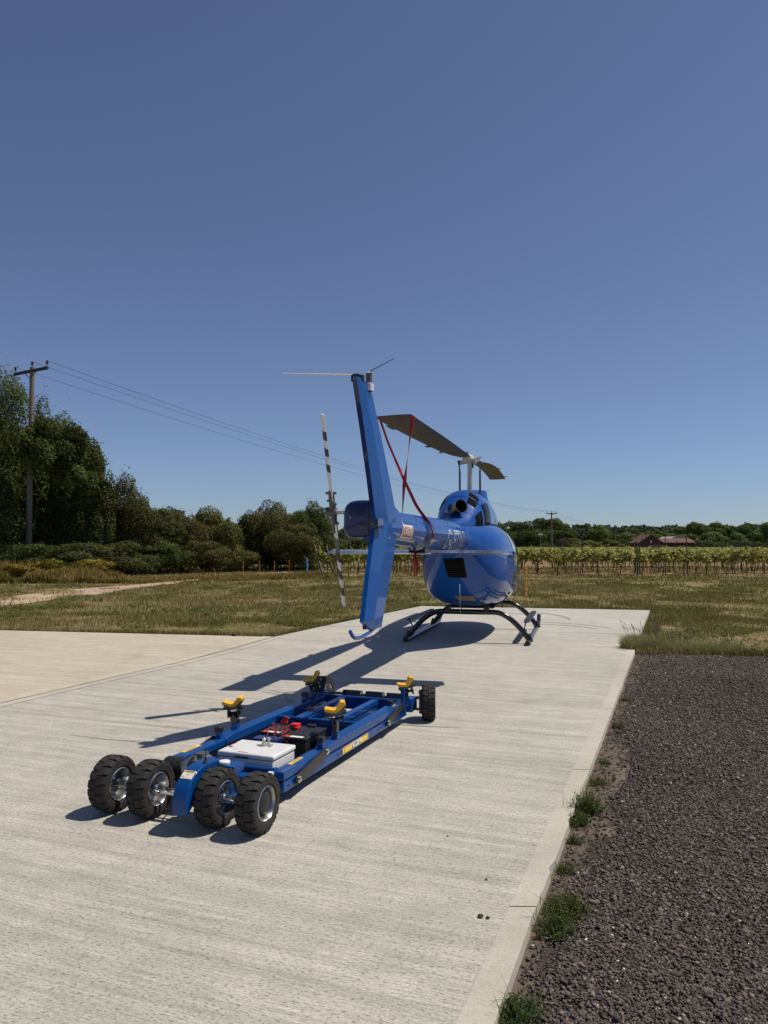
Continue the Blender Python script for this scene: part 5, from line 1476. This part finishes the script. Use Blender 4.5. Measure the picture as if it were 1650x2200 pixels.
# side rails
for s in (-1, 1):
    b = MB(); a0, a1 = sorted((s * .437, s * .385)); b.box(a0, a1, .44, 2.76, .075, .140)
    b.build('lower_side_rail', 'dolly', DO, bevel=.006)
    b = MB(); a0, a1 = sorted((s * .442, s * .352))
    b.prism([(.43, .152), (1.03, .152), (1.03, .200), (.43, .205)], lambda u, v, t: (t, u, v), a0, a1)
    b.prism([(1.034, .152), (2.44, .152), (2.44, .219), (1.16, .219), (1.034, .201)], lambda u, v, t: (t, u, v), a0, a1 - (.0 if s > 0 else .0))
    b.prism([(2.444, .152), (2.78, .152), (2.78, .205), (2.444, .205)], lambda u, v, t: (t, u, v), a0, a1)
    UR = b.build('upper_side_rail', 'dolly', DO, bevel=.007)
    for (ya, za, yb, zb) in ((.60, .118, 1.02, .186), (2.24, .122, 2.62, .200)):
        b = MB(); d_ = Vector((0, yb - ya, zb - za)); L_ = d_.length; u = d_.normalized(); w = Vector((0, -u.z, u.y)); hw_ = .031
        P = []
        for i in range(9): t = math.pi / 2 + math.pi * i / 8; P.append((math.cos(t) * hw_, math.sin(t) * hw_))
        for i in range(9): t = -math.pi / 2 + math.pi * i / 8; P.append((L_ + math.cos(t) * hw_, math.sin(t) * hw_))
        o3 = Vector((0, ya, za)); x0, x1 = sorted((s * .446, s * .460))
        b.prism(P, lambda p, q, t: tuple(o3 + u * p + w * q + Vector((t, 0, 0))), x0, x1); LK = b.build('link_arm', 'link', DO, bevel=.002)
        b = MB()
        for (yy, zz) in ((ya, za), (yb, zb)):
            b.cyl((s * .455, yy, zz), (s * .466, yy, zz), .020, n=16); b.cyl((s * .463, yy, zz), (s * .474, yy, zz), .011, n=6)
        b.build('bolt', 'chrome', LK)
# floor pan between the rails and inner rails
b = MB(); b.box(-.384, .384, .50, 1.80, .082, .090); b.build('battery_tray', 'black', DO)
for x0, x1 in ((-.215, -.150), (.112, .175)):
    b = MB(); b.box(x0, x1, 1.825, 2.74, .155, .205); b.box(x0 + .008, x1 - .008, 1.825, 2.74, .085, .147); b.build('inner_rail', 'dolly', DO, bevel=.006)
for y in (.47, 1.81, 2.76):
    b = MB(); b.cyl((-.375, y, .198), (.375, y, .198), .0165, n=16)
    b.box(-.36, .36, y - .012, y + .012, .095, .180); b.build('cross_member', 'dolly', DO)
b = MB()
for x0, x1 in ((-.35, -.24), (-.12, .08), (.20, .34)): b.box(x0, x1, 1.9, 2.7, .078, .083)
b.build('deck_plate', 'helid', DO)
b = MB(); b.lathe((.25, 2.28, .115), (1, .2, 0), [(-.05, .001), (-.05, .033), (.05, .033), (.05, .001)], 18, mis=[0, 0, 0]); b.tube([(-.3, 2.0, .10), (-.1, 2.25, .12), (-.28, 2.6, .10)], .008, 6); b.tube([(.2, 2.0, .09), (.27, 2.2, .11), (.3, 2.5, .1)], .007, 6); b.build('pump_and_hoses', 'blackp', DO)
b = MB(); b.cyl((.29, 2.30, .135), (.31, 2.31, .15), .018, n=12); b.build('pump_cap', 'white', DO)

b = MB()
for y in (.47, 1.81, 2.76):
    for sd in (-1, 1): b.lathe((sd * .362, y, .198), (1, 0, 0), [(-.006, .0165), (-.003, .0215), (.003, .0215), (.006, .0165)], 14)
b.build('weld_bead', 'dolly', DO)
b = MB()
for sd in (-1, 1):
    for y in (.50, 1.25, 1.32, 2.05, 2.12, 2.70): b.cyl((sd * .437, y, .108), (sd * .4425, y, .108), .0065, n=6)
b.build('rail_bolt', 'link', DO)
# saddles
def saddle(x, y, zt, s, lean, style, sgnx):
    lean = (lean[0], lean[1] - R(6), lean[2] + R(20))
    r0 = empty('lifting_saddle', (x, y, 0)); r0.parent = DO
    b = MB(); b.box(-.024, .024, -.026, .026, .20, .262); b.build('socket', 'dolly', r0, bevel=.004)
    b = MB(); zb = zt - .085
    if style == 0:
        b.box(-.018, .018, -.022, .022, .255, zb)
    else:
        zm = .262
        b.prism([(-.020, zm), (.026, zm), (.026, zm + .03), (.0, zb + .01), (-.034, zb + .01), (-.034, zb - .03)], lambda u, v, t: (u, t, v), -.022, .022)
    b.build('post', 'blackg', r0, bevel=.003)
    T = Matrix.Translation((0 if style == 0 else -.016, 0, zt)) @ Matrix.Scale(1.12, 4) @ Matrix.Rotation(lean[0], 4, 'X') @ Matrix.Rotation(lean[1], 4, 'Y') @ Matrix.Rotation(lean[2], 4, 'Z')
    b = MB()
    for q in (-1, 1): b.box(q * .034 - .006, q * .034 + .006, -.034, .034, -.088, -.022, T=T)
    b.box(-.066, .066, -.036, .036, -.034, -.018, T=T)
    b.cyl(T @ Vector((-.046, 0, -.062)), T @ Vector((.046, 0, -.062)), .012, n=12)
    b.build('yoke', 'link', r0, bevel=.003)
    b = MB(); P = [(-.030, -.030), (.030, -.030), (.070, .018), (.066, .022), (.012, -.016), (-.012, -.016), (-.066, .008), (-.070, .004)]
    b.prism(P, lambda u, v, t: tuple(T @ Vector((u, t, v))), -.044, .044); b.build('saddle_shell', 'shell', r0, bevel=.003)
    b = MB(); P = [(-.070, .0045), (-.012, -.0155), (.012, -.0155), (.067, .0225), (.066, .042), (.038, .046), (.006, .008), (-.014, .006), (-.060, .024), (-.072, .019)]
    b.prism(P, lambda u, v, t: tuple(T @ Vector((u, t, v))), -.046, .046); b.build('saddle_pad', 'yellow', r0, bevel=.004)
    return r0
saddle(-.415, 1.26, .405, 1, (R(0), R(2), R(0)), 1, -1)
saddle(-.405, 2.56, .385, 1, (R(8), R(-10), R(0)), 0, -1)
saddle(.415, 1.26, .425, 1, (R(4), R(-4), R(6)), 0, 1)
saddle(.465, 2.66, .375, 1, (R(6), R(-8), R(8)), 0, 1)
for (x, y, h) in ((-.41, 1.03, .262), (-.41, 2.42, .265), (.41, 1.03, .262), (.375, 2.50, .232)):
    b = MB(); b.box(x - .022, x + .022, y - .022, y + .022, .17, h); SO = b.build('stub_post', 'dolly', DO, bevel=.003)
    b = MB(); b.box(x - .026, x + .026, y - .026, y + .026, h - .012, h + .022); b.build('rubber_cap', 'blackp', SO, bevel=.005)
b = MB(); b.box(.435, .470, 2.60, 2.72, .17, .35); b.build('corner_post', 'dolly', DO, bevel=.004)

# white control box
b = MB(); b.box(-.075, .325, .505, .80, .095, .238); WB = b.build('control_box', 'whiteb', DO, bevel=.008)
b = MB(); b.box(-.082, .332, .498, .807, .242, .275); b.build('lid', 'whiteb', WB, bevel=.010)
b = MB(); b.box(-.065, .315, .515, .79, .237, .243); b.build('lid_seal', 'ink', WB)
b = MB(); b.box(.05, .15, .4945, .4975, .246, .254); b.build('latch', 'ink', WB)
b = MB(); b.box(-.06, -.035, .600, .622, .2755, .2765); b.build('black_label', 'ink', WB)
b = MB(); b.box(.06, .135, .515, .523, .2755, .2765); b.build('red_label', 'reds', WB)
b = MB(); b.box(-.07, -.063, .62, .72, .2755, .2765); b.build('red_label', 'reds', WB)
b = text_mb('HOUR', .014, lambda u, v: (-.01 + u, .56 + v, .2768)); text_mb('UP', .014, lambda u, v: (.20 + u, .55 + v, .2768), b); b.build('lid_lettering', 'ink', WB)
b = MB(); b.lathe((.15, .70, .276), (0, 0, 1), [(0, .018), (.02, .016), (.022, .01), (.045, .012), (.055, .001)], 14); b.box(.10, .16, .69, .70, .277, .284)
b.cyl((.175, .715, .277), (.175, .715, .31), .008, n=8); b.lathe((.175, .715, .31), (0, 0, 1), [(0, .008), (.006, .014), (.018, .012), (.022, .001)], 10); b.box(.19, .205, .69, .73, .277, .29)
b.build('lid_fittings', 'hub', WB)
# batteries and charger
for i, (x0, y0, w, l) in enumerate(((-.13, 1.13, .185, .27), (.085, 1.06, .19, .34))):
    b = MB(); b.box(x0, x0 + w, y0, y0 + l, .092, .222); BT = b.build('battery', 'blackp', DO, bevel=.006)
    b = MB(); b.box(x0 - .004, x0 + w + .004, y0 - .004, y0 + l + .004, .225, .250); b.box(x0 + .02, x0 + w - .02, y0 + .05, y0 + l - .05, .249, .256); b.build('battery_lid', 'blackp', BT, bevel=.005)
    b = MB(); b.box(x0 + .02, x0 + w - .03, y0 + .004, y0 + .045, .2505, .2515); b.build('white_label', 'stickw', BT)
    b = MB(); b.box(x0 + .015, x0 + .06, y0 + .002, y0 + .046, .252, .2525); b.build('red_label', 'reds', BT)
b = MB()
b.box(-.09, -.045, 1.37, 1.41, .258, .275); b.prism([(-.09, .275), (-.045, .275), (-.02, .30), (-.055, .315)], lambda u, v, t: (u, t, v), 1.38, 1.39)
b.box(.035, .10, 1.28, 1.34, .258, .285); b.box(.085, .115, 1.25, 1.30, .256, .272); b.build('terminal_cover', 'redp', DO, bevel=.003)
b = MB(); b.box(.13, .20, 1.36, 1.40, .256, .27); b.build('black_terminal_cover', 'blackp', DO, bevel=.003)
b = MB(); b.box(-.06, .13, .90, 1.0, .16, .262); CH = b.build('battery_charger', 'helid', DO, bevel=.004)
b = MB(); b.box(-.05, .09, .8955, .899, .215, .245); b.build('charger_label', 'ink', CH)
b = MB(); b.box(0.0, .05, .8925, .8945, .224, .234); b.build('charger_sticker', 'stickw', CH)
b = MB()
rgw = random.Random(8)
for k in range(5):
    p0 = Vector((-.04 + .05 * k * .8, 1.18 - .03 * (k % 3), .258)); p3 = Vector((.02 + .03 * k, .98, .25)); apex = (p0 + p3) / 2 + Vector((rgw.uniform(-.05, .05), 0, .03 + .03 * (k % 3)))
    b.tube([p0, p0.lerp(apex, .5) + Vector((0, 0, .02)), apex, apex.lerp(p3, .5) + Vector((0, 0, .01)), p3], .0022, 6)
b.build('red_cable', 'redp', DO)
b = MB(); b.tube([(.15, .98, .25), (.22, .95, .22), (.24, .97, .15), (.30, 1.0, .11)], .003, 6); b.tube([(.0, 1.0, .26), (.1, .97, .28), (.18, 1.02, .25)], .003, 6); b.build('thin_cable', 'blackp', DO)
b = MB(); b.box(.04, .055, 1.03, 1.05, .265, .285); b.build('lever_tag', 'chrome', DO)

# wheels
def make_wheel(r0=.165, w=.123):
    root = empty('wheel', (0, 0, 0))
    prof = [(-w / 2 + .012, r0 * .58), (-w / 2, r0 * .66), (-w / 2, r0 * .86), (-w / 2 + .012, r0 * .95), (-w / 2 + .026, r0 * .985), (0, r0 * .995), (w / 2 - .026, r0 * .985), (w / 2 - .012, r0 * .95), (w / 2, r0 * .86), (w / 2, r0 * .66), (w / 2 - .012, r0 * .58)]
    # carcass lowered, tread lugs on top
    n = 64; b = MB(); b.lathe((0, 0, 0), (1, 0, 0), [(h, r_ * (.955 if r_ > r0 * .9 else 1)) for h, r_ in prof], n)
    nl = 18
    for side in (-1, 1):
        for k in range(nl):
            a0 = 2 * math.pi * (k + (.5 if side > 0 else 0)) / nl
            def P(hx, ang, rad): return (hx * side, math.sin(ang) * rad, math.cos(ang) * rad)
            da = 2 * math.pi / nl
            ro = r0; ri = r0 * .88; wl, wh = da * .46, da * .37   # narrow at the centre, wide at the shoulder
            sk = da * .12
            A = [(.002, -wl, ro), (.002, wl, ro), (w / 2 - .016, wh + sk, ro * .985), (w / 2 - .016, -wh + sk, ro * .985)]
            S = [(w / 2 - .002, -wh * .95 + sk, ro * .93), (w / 2 - .002, wh * .95 + sk, ro * .93)]
            S2 = [(w / 2 + .002, -wh * .8 + sk, ro * .83), (w / 2 + .002, wh * .8 + sk, ro * .83)]
            V = [P(h, a0 + t, rr_) for h, t, rr_ in A] + [P(h, a0 + t, rr_) for h, t, rr_ in S] + [P(h, a0 + t, rr_) for h, t, rr_ in S2]
            V += [P(h, a0 + t, ri) for h, t, rr_ in A] + [P(w / 2 - .02, a0 - wh + sk, ro * .83), P(w / 2 - .02, a0 + wh + sk, ro * .83)]
            F = [(0, 1, 2, 3), (3, 2, 5, 4), (4, 5, 7, 6), (0, 8, 9, 1), (1, 9, 10, 2), (0, 3, 11, 8), (2, 10, 13, 7, 5), (3, 4, 6, 12, 11)]
            b.add(V, F)
    b.build('tyre', 'tyre', root, ang=30)
    R1 = r0 * .60
    b = MB(); b.lathe((0, 0, 0), (1, 0, 0), [(-w / 2 + .006, R1 * .99), (-w / 2 + .002, R1 * .93), (-w / 2 + .012, R1 * .86), (-w / 2 + .03, R1 * .82), (-w / 2 + .045, R1 * .76), (-.004, R1 * .70), (-.004, .03), (.004, .03), (.004, R1 * .70), (w / 2 - .045, R1 * .76), (w / 2 - .03, R1 * .82), (w / 2 - .012, R1 * .86), (w / 2 - .002, R1 * .93), (w / 2 - .006, R1 * .99)], 44)
    RM = b.build('rim', 'zinc', root, ang=35)
    b = MB()
    for k in range(5):
        t = 2 * math.pi * k / 5
        for sx in (-1, 1): b.cyl((sx * .004, math.cos(t) * .047, math.sin(t) * .047), (sx * .018, math.cos(t) * .047, math.sin(t) * .047), .0085, n=6)
    b.build('lug_nut', 'zinc', RM)
    b = MB(); b.lathe((0, 0, 0), (1, 0, 0), [(-.035, .001), (-.035, .024), (-.03, .028), (.045, .028), (.05, .022), (.05, .001)], 20); b.build('wheel_hub', 'chrome', root)
    return root
def copy_tree(o, parent=None):
    c = o.copy(); COL.objects.link(c); c.parent = parent
    for ch in list(o.children): copy_tree(ch, c)
    return c
def copy_children(src, dst):
    pass
w0 = make_wheel(); w0.parent = DO; w0.location = (-.490, 0, .165)
W_ = [w0]
for (x, y, rot, spin) in ((-.215, 0, 0, .3), (.245, 0, 0, .9), (.508, 0, 0, .55), (.575, 2.98, R(17), .2), (-.515, 3.02, R(0), .6)):
    c = copy_tree(w0, DO); c.location = (x, y, .165); c.rotation_euler = (spin, 0, rot); W_.append(c)
b = MB(); b.lathe((.508, 0, .168), (1, 0, 0), [(.02, .062), (.046, .060), (.055, .045), (.058, .001)], 24); b.build('hub_cap', 'blackp', DO)
# axles
b = MB(); b.cyl((-.56, 0, .168), (.08, 0, .168), .014, n=12); b.cyl((.17, 0, .168), (.52, 0, .168), .014, n=12)
b.cyl((-.45, 0, .168), (-.36, 0, .168), .022, n=12); b.build('axle', 'chrome', DO)
b = MB(); b.cyl((-.16, .03, .135), (.08, .03, .135), .009, n=8); b.cyl((-.13, -.02, .150), (.08, -.02, .150), .006, n=8); b.build('control_rod', 'hub', DO)
# drive motor
b = MB(); b.lathe((-.30, .27, .205), (1, 0, 0), [(0, .001), (0, .066), (.01, .072), (.085, .072), (.087, .077), (.095, .077), (.097, .072), (.28, .072), (.29, .06), (.29, .001)], 32); MO = b.build('drive_motor', 'blackp', DO, ang=35)
b = MB(); b.box(-.135, -.115, .193, .198, .15, .20); b.build('motor_label', 'zinc', MO)
b = MB(); b.lathe((-.045, .20, .285), (1, 0, 0), [(0, .001), (0, .040), (.008, .055), (.03, .058), (.04, .045), (.05, .050), (.095, .050), (.10, .044), (.12, .04), (.125, .001)], 26); b.box(-.03, .03, .17, .24, .325, .342); b.box(-.02, .06, .13, .17, .24, .31)
b.build('gearbox', 'steelg', DO, ang=35)
b = MB()
for k in range(6): b.tube([(-.02 - .008 * k, .16, .345 - .006 * k), (-.055 - .008 * k, .13, .29), (-.05 - .006 * k, .13, .19)], .004, 6)
b.build('clear_hose', 'zinc', DO)
b = MB(); b.tube([(-.10, .12, .10), (-.06, .02, .12), (-.02, -.04, .10), (.02, .0, .13)], .005, 6); b.build('loose_cable', 'white', DO)
# curved drive housing
prof = []
for i in range(15):
    t = R(200 - i * 8.2); prof.append((.0 + .205 * math.cos(t) * .98, .165 + .178 * math.sin(t)))
prof += [(.02, .343), (.13, .343), (.13, .255), (.02, .262)]
inner = []
for i in range(15):
    t = R(200 - (14 - i) * 8.2); inner.append((.0 + .178 * math.cos(t), .165 + .150 * math.sin(t)))
b = MB()
outer = prof[:15]
Pp = outer + [(.12, .343), (.12, .20)] + [(.0, .20)] + inner[3:]
b.prism(outer + [(.13, .343), (.13, .26), (.03, .26)], lambda u, v, t: (t, u, v), .082, .172)
b.build('drive_housing', 'dolly', DO, bevel=.004)
b = MB(); b.box(.085, .29, .10, .22, .262, .312); b.build('housing_top', 'dolly', DO, bevel=.006)
b = MB(); b.lathe((.205, .135, .313), (0, 0, 1), [(0, .032), (.012, .034), (.018, .030), (.020, .001)], 24); b.build('white_cap', 'white', DO)
b = MB(); b.lathe((.15, .02, .340), (0, 0, 1), [(0, .020), (.006, .019), (.012, .009), (.035, .006), (.04, .004)], 14); b.tube([(.15, .02, .375), (.152, .02, .46), (.156, .02, .545)], [.0028, .0016, .0012], 5); b.build('radio_aerial', 'black', DO)
# warning label on the housing (wrapped round its curve)
def hous(u, v, off=.003):                              # u across (x), v along the arc, angle
    t = v; return Vector((u, (.205 * .98 + off) * math.cos(t), .165 + (.178 + off) * math.sin(t)))
def hpatch(name, x0, x1, t0, t1, m, off, n=8):
    b = MB(); V = []
    for i in range(n + 1):
        for x in (x0, x1): V.append(hous(x, t0 + (t1 - t0) * i / n, off))
    b.add(V, [(2 * i, 2 * i + 1, 2 * i + 3, 2 * i + 2) for i in range(n)]); return b.build(name, m, DO, ang=80)
hpatch('warning_label', .090, .166, R(117), R(134), 'stickw', .0022)
hpatch('warning_label_header', .092, .164, R(117.5), R(121.5), 'stick', .0034)
b = text_mb('WARNING', .012, lambda u, v: hous(.100 + u, R(121.0) - v / .19, .0042), bold=.0004)
text_mb('Keep hands and\nfeet clear', .0065, lambda u, v: hous(.118 + u, R(125.3) - v / .19, .0042), b)
text_mb('Read operator manual', .005, lambda u, v: hous(.110 + u, R(132.3) - v / .19, .0042), b)
b.build('warning_lettering', 'ink', DO, ang=80)
b = MB(); b.add([hous(.094, R(131), .0038), hous(.114, R(131), .0038), hous(.104, R(125.5), .0038)], [(0, 1, 2)]); b.build('warning_triangle', 'stick', DO)
# rear fender rail under the frame end: front cross box
b = MB(); b.box(-.30, .38, .33, .42, .11, .185); b.box(-.34, -.28, .30, .44, .10, .20); b.build('front_cross_box', 'dolly', DO, bevel=.006)
b = MB(); b.box(.345, .375, .40, .425, .185, .205); b.build('white_stop', 'white', DO)
for s in (-1, 1):
    b = MB(); b.box(s * .30 - .03, s * .30 + .03, .02, .44, .125, .165); b.build('axle_arm', 'dolly', DO, bevel=.004)
# stickers
b = MB(); b.box(.4375, .4385, 1.335, 1.83, .084, .134); SKR = b.build('caution_sticker', 'stick', DO)
b = MB(); b.box(.4388, .4394, 1.49, 1.68, .088, .130); b.build('sticker_centre', 'stickw', SKR)
b = MB()
for k in range(17):
    for z in (.087, .131):
        b.box(.4396, .44, 1.345 + k * .028, 1.357 + k * .028, z - .003, z + .003)
for y, h in ((1.51, .03), (1.655, .03)): b.add([(.4402, y - .013, .093), (.4402, y + .013, .093), (.4402, y, .122)], [(0, 1, 2)])
text_mb('CAUTION', .017, lambda u, v: (.4404, 1.535 + u, .110 + v), b, bold=.0004)
text_mb('Do not step on or climb\nthis equipment while it\nis in use', .0078, lambda u, v: (.4404, 1.537 + u, .104 + v), b)
text_mb('SALT', .02, lambda u, v: (.4404, 1.352 - v + .022, .090 + u), b); text_mb('SALT', .02, lambda u, v: (.4404, 1.80 - v + .022, .090 + u), b)
b.build('sticker_print', 'ink', SKR)
b = text_mb('CLOUDLIFT', .046, lambda u, v: (.4432, 1.28 + u * 1.1, .172 + v * .8), bold=.0006)
b.build('rail_lettering', 'inkg', DO)
b = text_mb('01773 40 40 24', .046, lambda u, v: (.4432, 1.72 + u * 1.1, .172 + v * .8), bold=.0006)
b.build('rail_lettering', 'inkg', DO)
for (x0, x1, y0, y1, z) in ((.376, .406, .60, .77, .2052), (.376, .406, 2.46, 2.62, .2062), (-.432, -.402, .60, .80, .2052)):
    b = MB(); b.box(x0, x1, y0, y1, z, z + .0008); CS = b.build('caution_strip', 'stick', DO)
    b = text_mb('CAUTION', .026, lambda u, v: (x0 + .024 - v, y0 + .035 + u, z + .0012)); b.build('strip_lettering', 'ink', CS)
# far end: steering bar, rollers, wheel forks
b = MB(); b.cyl((-.46, 2.96, .19), (.38, 2.93, .19), .013, n=10); b.cyl((-.42, 2.88, .20), (.36, 2.86, .20), .008, n=8); b.box(-.44, -.40, 2.9, 3.0, .17, .22); b.build('steering_bar', 'black', DO)
for x0, x1 in ((-.235, -.055), (-.005, .165), (.205, .355)):
    b = MB(); b.prism([(2.84, .175), (2.94, .175), (2.93, .235), (2.86, .245)], lambda u, v, t: (t, u, v), x0, x1); b.build('roller_block', 'blackg', DO, bevel=.005)
for x0, x1 in ((.395, .470), (-.47, -.40)):
    b = MB(); b.box(x0, x1, 2.80, 2.96, .095, .215); b.build('fork_bracket', 'dolly', DO, bevel=.006)
for s in (-1, 1):
    b = MB(); b.cyl((s * .505, 2.95, .06), (s * .505, 2.95, .265), .013, n=10); b.cyl((s * .505, 2.95, .245), (s * .505, 2.95, .275), .020, .012, 10); b.box(min(s * .46, s * .51), max(s * .46, s * .51), 2.93, 2.97, .19, .212); b.box(min(s * .46, s * .51), max(s * .46, s * .51), 2.93, 2.97, .09, .105)
    b.cyl((s * .50, 2.97, .168), (s * .58, 2.99, .168), .014, n=8); b.build('wheel_fork', 'steelg', DO)
